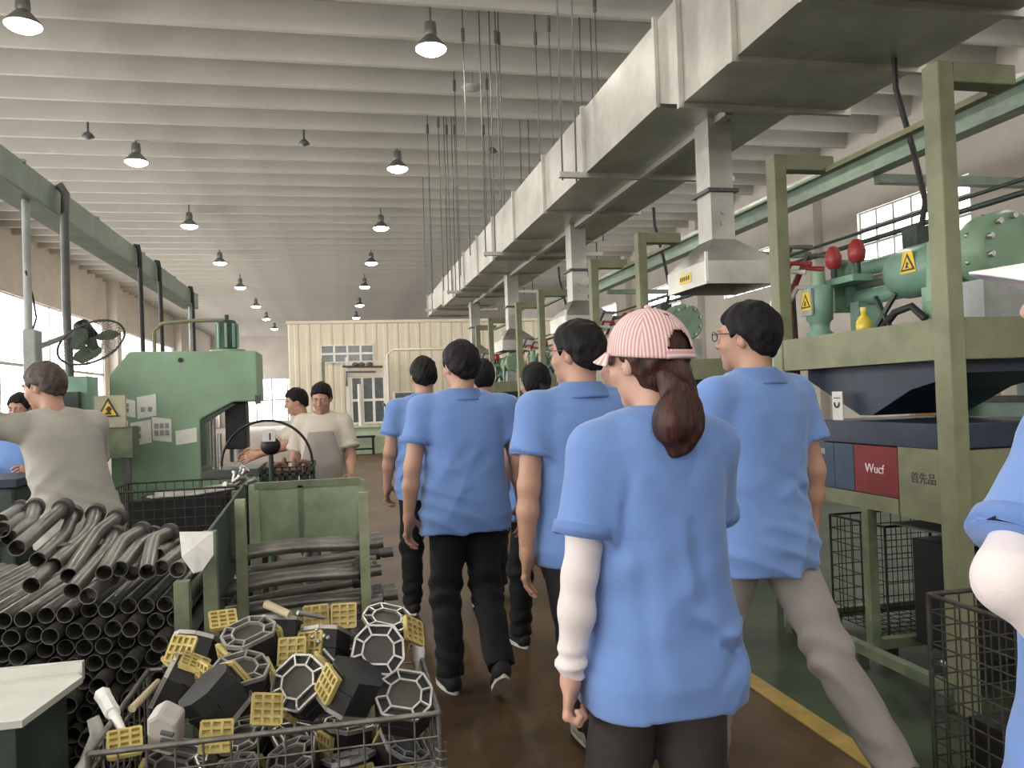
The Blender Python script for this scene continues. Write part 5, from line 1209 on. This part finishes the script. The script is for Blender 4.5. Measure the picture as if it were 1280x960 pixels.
    if glasses is not None:
        g = MB()
        for sd in (-1, 1):
            g.tube([HM((sd*.034+.024*math.cos(a), .112-.004*abs(math.cos(a)), .012+.017*math.sin(a))) for a in np.linspace(0, 2*math.pi, 21)], .0016, 5, cap=False)
            g.tube([HM((sd*.058, .108, .018)), HM((sd*.079, .06, .018)), HM((sd*.085, -.004, .014)), HM((sd*.084, -.02, -.004))], .0018, 5)
        g.tube([HM((-.010, .113, .016)), HM((0, .116, .018)), HM((.010, .113, .016))], .0016, 5); go = mesh_obj('glasses', g.mesh('glasses'), glasses, root)
        for sd in (-1, 1):
            l_ = MB(); ring = [HM((sd*.034+.023*math.cos(a), .1115-.004*abs(math.cos(a)), .012+.016*math.sin(a))) for a in np.linspace(0, 2*math.pi, 16, endpoint=False)]; l_.add(ring, [tuple(range(16))]); mesh_obj('lens', l_.mesh('lens'), m_lens, go)
    if cap is not None: make_cap(root, cap, HM, ls)
    if apron is not None:
        f = Fld((-.26*s, -.02, .45*s), (.26*s, .32*s+LY(1.35), 1.36*s), vox); at = [(.5*s, .23*s, .20*s, 0), (.8*s, .23*s, .195*s, 0)]+[(z, a+.034, b_+.036, y) for z, a, b_, y, x_ in st_ if z > .85*s and z < 1.38*s]
        f.torso(at, 0, 2.4, zcut=(.5*s, 1.34*s)); f.torso([(z-(.05 if i == 0 else 0)+(.05 if i == len(at)-1 else 0), a, b_, y) for i, (z, a, b_, y) in enumerate(at)], 0, 2.4, 's', grow=-.024)
        gq = f.region((-9, -9, -9), (9, 9, 9))[1]; f.F = np.maximum(f.F, .035-gq[1]+0*gq[0]+0*gq[2]); wd = np.interp(gq[2].ravel(), [.5*s, 1.1*s, 1.34*s], [.2*s, .16*s, .10*s])[None, None, :]; f.F = np.maximum(f.F, np.abs(gq[0])-wd)
        f.disp(lambda X, Y, Z: .004*np.sin(30*X+8*Z)*np.sin(9*Z+2)); mesh_obj('apron', np_mesh('apron', [f.mesh()]), apron, root)
    return root
m_lens = bpy.data.materials.new('lens_glass'); m_lens.use_nodes = True
_b = m_lens.node_tree.nodes['Principled BSDF']; _b.inputs['Base Color'].default_value = (.9, .95, 1, 1); _b.inputs['Roughness'].default_value = .05; _b.inputs['Alpha'].default_value = .18
MATS['lens'] = m_lens

def make_cap(root, cap, HM, ls):
    "six panel crown with UV stripes, back opening and strap, curved brim"
    mat = cap['mat']; co = empty('cap', (0, 0, 0)); co.parent = root
    tilt = R(cap.get('tilt', 0)); ct, sn = math.cos(tilt), math.sin(tilt)
    def P(x, y, z): # tilt about x through the head
        return HM((x, y*ct-(z-.04)*sn, y*sn+(z-.04)*ct+.04))
    a, b_, c = .0965, .122, .106; cy, z0 = -.014, .026
    nt, npn = 96, 26; V = []; UVs = []; ok = {}
    for j in range(npn+1):
        phi = (math.pi/2)*(j/npn)
        for i in range(nt):
            th = 2*math.pi*i/nt; rr = max(0, math.cos(phi))**.82; x = a*rr*math.sin(th); y = cy+b_*rr*math.cos(th); back = .5-.5*math.cos(th)
            z = z0-.030*back*(1-j/npn)+c*math.sin(phi)**1.0
            pan = math.floor(th/(math.pi/3)); tc = (pan+.5)*math.pi/3; seam = abs(((th/(math.pi/3)) % 1)-.5)*2
            g = 1-.012*max(0, seam-.9)*10; V.append((P(x*g, cy+(y-cy)*g, z))); UVs.append(((th-tc)*rr*.1, phi*.1))
    F_ = []; uvf = []
    def hole(i, j):
        th = 2*math.pi*(i+.5)/nt; ph_ = (math.pi/2)*(j+.5)/npn; dx = (th-math.pi)*.098; dz = ph_*.1-.022
        return cap.get('hole', True) and dz > -.002 and (dx/.042)**2+(dz/.040)**2 < 1
    for j in range(npn):
        for i in range(nt):
            if hole(i, j): continue
            k2 = (i+1) % nt; F_.append((j*nt+i, j*nt+k2, (j+1)*nt+k2, (j+1)*nt+i)); th0, th1 = 2*math.pi*i/nt, 2*math.pi*(i+1)/nt
            pan = math.floor((th0+th1)/2/(math.pi/3)); tc = (pan+.5)*math.pi/3
            for th, jj in ((th0, j), (th1, j), (th1, j+1), (th0, j+1)): uvf.append(((th-tc)*max(0, math.cos(math.pi/2*jj/npn))**.82*.1, jj*.01))
    def mk(name, V, F_, uvf, mt, th=.0025, par=None):
        me = bpy.data.meshes.new(name); me.from_pydata([tuple(map(float, v)) for v in V], [], F_); uv = me.uv_layers.new(name='stripe')
        for l, q in zip(uv.data, uvf): l.uv = q
        me.polygons.foreach_set('use_smooth', [True]*len(me.polygons)); o = mesh_obj(name, me, mt, par); md = o.modifiers.new('s', 'SOLIDIFY'); md.thickness = th; md.offset = 1; return o
    cr = mk('crown', V, F_, uvf, mat, par=co)
    # brim
    V = []; F_ = []; uvf = []; nu, nv = 24, 8; BL = cap.get('brim', .07)
    for j in range(nv+1):
        for i in range(nu+1):
            t = -1+2*i/nu; th = t*1.15; ext = BL*(1-t*t*.92)*j/nv; x = (a+.001)*math.sin(th)*(1+.06*j/nv); y = cy+b_*math.cos(th)+ext; z = z0+.004-.030*t*t*j/nv-.28*ext-(.5-.5*math.cos(th))*.03
            V.append(P(x, y, z))
    for j in range(nv):
        for i in range(nu):
            F_.append((j*(nu+1)+i, j*(nu+1)+i+1, (j+1)*(nu+1)+i+1, (j+1)*(nu+1)+i)); uvf += [(.1*(i/nu), 0), (.1*((i+1)/nu), 0), (.1*((i+1)/nu), 0), (.1*(i/nu), 0)]
    mk('brim', V, F_, uvf, cap.get('brim_mat', mat), .004, co)
    # strap over the opening and button
    V = []; F_ = []; uvf = []
    if cap.get('hole', True):
        for j in range(3):
            for i in range(15):
                t = -1+2*i/14; th = math.pi+t*.50; V.append(P((a+.003)*math.sin(th), cy+(b_+.003)*math.cos(th), z0-.030+.001+.009*j))
        for j in range(2):
            for i in range(14): F_.append((j*15+i, j*15+i+1, (j+1)*15+i+1, (j+1)*15+i)); uvf += [(.004*j, 0), (.004*j, 0), (.004*(j+1), 0), (.004*(j+1), 0)]
        mk('strap', V, F_, uvf, mat, .003, co)
    bt = MB().ball(P(0, cy, z0+c+.003), (.009, .009, .005), 12, 6); me = bt.mesh('button'); mesh_obj('button', me, cap.get('brim_mat', mat), co)
# ================================================================== THE WALKING GROUP
WK = dict(group='walking visitors in blue polo shirts')
# girl with the pink cap
person(814, 1.80, 'woman in blue polo and pink striped cap with brown ponytail, nearest walker', h=1.63, rz=4, female=True, sw=.94, loose=1.1, hem=.805, sleeve=.70,
       arms=dict(L=dict(sw=-3, ab=11, el=8, ab2=6), R=dict(sw=22, ab=6, el=80)), feet=dict(L=dict(y=.10, x=.02), R=dict(y=-.12, z=.03, x=-.02, pitch=-18)), head=(16, -3, 0), hair_m=m_hairb, skin=m_skinl, trousers=m_trd,
       curls=(88, 60), vox=.0075, cap=dict(mat=m_pink, tilt=2, brim_mat=m_pink), sleeves=(m_sleeve, None),
       ponytail=[((-.005, -.095, -.04), .045), ((-.015, -.12, -.085), .034), ((-.030, -.135, -.125), .046), ((-.036, -.135, -.165), .053), ((-.036, -.125, -.198), .042)],
       folds=[(.02, .98, .15, .88, .016, .010), (.0, .95, .14, .855, .014, -.010), (.06, .90, .17, .93, .014, .011), (.02, 1.16, .05, .96, .02, -.008), (.0, 1.18, .02, .98, .018, .007), (-.09, 1.2, -.08, .8, .022, -.006), (.08, .74, .16, .86, .014, .008), (-.10, 1.28, -.12, 1.08, .012, -.010), (.05, .80, .15, .90, .012, -.007)],
       fold_amp=.006, seed=3, legloose=2.2, **WK)
person(940, 2.85, 'man in blue polo and light grey trousers walking ahead of the pink cap', h=1.75, rz=16, loose=1.25, hem=.80,
       arms=dict(L=dict(sw=10, ab=8, el=25), R=dict(sw=-8, ab=10, el=18, ab2=4)), feet=dict(L=dict(y=.20), R=dict(y=-.40, x=.10, z=.07, pitch=-38)), head=(24, 0, 0), trousers=m_trg, shoes=(m_shoeb, m_shoeb),
       curls=(30, 32), glasses=m_black, seed=5, fold_amp=.009, legloose=1.2, folds=[(-.05, 1.05, .14, 1.12, .02, .010), (.02, 1.14, .15, 1.02, .018, -.009), (-.1, .98, .1, .93, .015, .008)], **WK)
person(724, 3.02, 'man in blue polo with glasses, dark trousers and beige trainers, left of the pink cap', h=1.72, rz=8, loose=1.1, hem=.82,
       arms=dict(L=dict(sw=-6, ab=10, el=10, ab2=3), R=dict(sw=8, ab=8, el=25)), feet=dict(L=dict(y=-.30, z=.05, x=.04, pitch=-26), R=dict(y=.22)), head=(32, -2, 0), shoes=(m_shoeg, m_sole), glasses=m_dkgrey, curls=(22, 30), seed=8, **WK)
person(577, 3.95, 'man in blue polo and black trousers walking at the left front, arms hanging', h=1.725, rz=4, sw=1.10, loose=1.15, hem=.80,
       arms=dict(L=dict(sw=-4, ab=12, el=12, ab2=5), R=dict(sw=-2, ab=14, el=14, ab2=7)), feet=dict(L=dict(y=.04), R=dict(y=-.22, z=.10, pitch=-35)), head=(16, -4, 0), seed=11, curls=(30, 34), legloose=1.3, **WK)
person(530, 5.2, 'man in blue polo mostly hidden at the far left of the group', h=1.72, rz=2, arms=dict(L=dict(sw=2, ab=10, el=20, ab2=4)), feet=dict(L=dict(y=.2), R=dict(y=-.2, z=.05, pitch=-25)), head=(6, -6, 0), seed=13, curls=(40, 40), **WK)
person(604, 5.6, 'short-haired person in blue polo behind the left front man', h=1.71, rz=-2, feet=dict(L=dict(y=-.2, z=.05, pitch=-20), R=dict(y=.2)), seed=17, **WK)
person(670, 4.5, 'woman in blue polo with a black ponytail between two men', h=1.63, rz=6, female=True, loose=1.2, feet=dict(L=dict(y=.15), R=dict(y=-.15, z=.03, pitch=-15)), head=(4, 0, 0),
       ponytail=[((.01, -.10, -.01), .035), ((.02, -.13, -.06), .034), ((.03, -.125, -.13), .030), ((.03, -.115, -.20), .022)], seed=19, **WK)
person(776, 4.0, 'man in blue polo glimpsed behind the pink cap and the man with glasses', h=1.70, rz=5, feet=dict(L=dict(y=.15), R=dict(y=-.15, z=.03, pitch=-15)), head=(25, 0, 0), seed=23, **WK)
# person cut by the right edge, head turned left, forearm held across the body
_hc = atd(1392, 385, 1.15); _rz = 10
person(0, 0, 'person in blue polo and white cap with white arm sleeve at the right edge', xy=(_hc[0]+.015*math.sin(R(_rz)), _hc[1]-.015*math.cos(R(_rz))), h=1.685, rz=_rz, female=True, loose=.8, sw=.92, sleeve=.78, hem=.80,
       arms=dict(L=dict(elbow_w=atd(1262, 728, 1.0), wrist_w=atd(1420, 860, .96)), R=dict(sw=-5, ab=8, el=10)), skin=m_skinl, head=(33, 0, 0), sleeves=(m_sleeve, m_sleeve), cap=dict(mat=m_capw, tilt=12, hole=True, brim=.08), hair_m=m_hair, trousers=m_trd, seed=29, **WK)
# workers on the left
person(96, 4.1, 'worker in grey work shirt bending over the pipe heap with one arm raised', h=1.70, rz=38, lean=14, side=-8, sw=1.0, loose=1.4, hem=.78, sleeve=.78, shirt=m_wgrey, trim=m_wgrey, collar=False, trousers=m_trd, hair_m=m_haird,
       arms=dict(L=dict(elbow=(-.50, .20, 1.40), wrist=(-.72, .36, 1.47)), R=dict(sw=30, ab=8, el=45)), head=(30, -14, 0), seed=31, fold_amp=.009, legloose=1.4)
person(26, 6.1, 'worker in blue shirt facing the camera behind the raised arm', h=1.60, rz=170, shirt=m_shirt, arms=dict(L=dict(sw=25, ab=10, el=60), R=dict(sw=25, ab=10, el=60)), head=(0, -12, 0), seed=37)
person(402, 6.15, 'worker in cream shirt and grey apron walking towards the camera', h=1.60, sw=.92, rz=174, shirt=m_wwhite, trim=m_wwhite, trousers=m_trg, apron=m_apron, sleeve=.80, loose=1.2, fold_amp=.002,
       arms=dict(L=dict(sw=12, ab=12, el=38, ab2=4), R=dict(sw=-8, ab=14, el=15)), feet=dict(L=dict(y=-.15, z=.03, pitch=-15), R=dict(y=.18)), head=(-6, -20, 0), seed=41)
person(384, 6.95, 'worker in pale shirt in profile, half hidden behind the aproned worker', h=1.58, rz=100, shirt=m_wwhite, trim=m_wwhite, trousers=m_trd, sleeve=.8, loose=1.3, lean=8, arms=dict(L=dict(sw=45, ab=6, el=30), R=dict(sw=45, ab=6, el=30)), head=(0, -14, 0), seed=43)
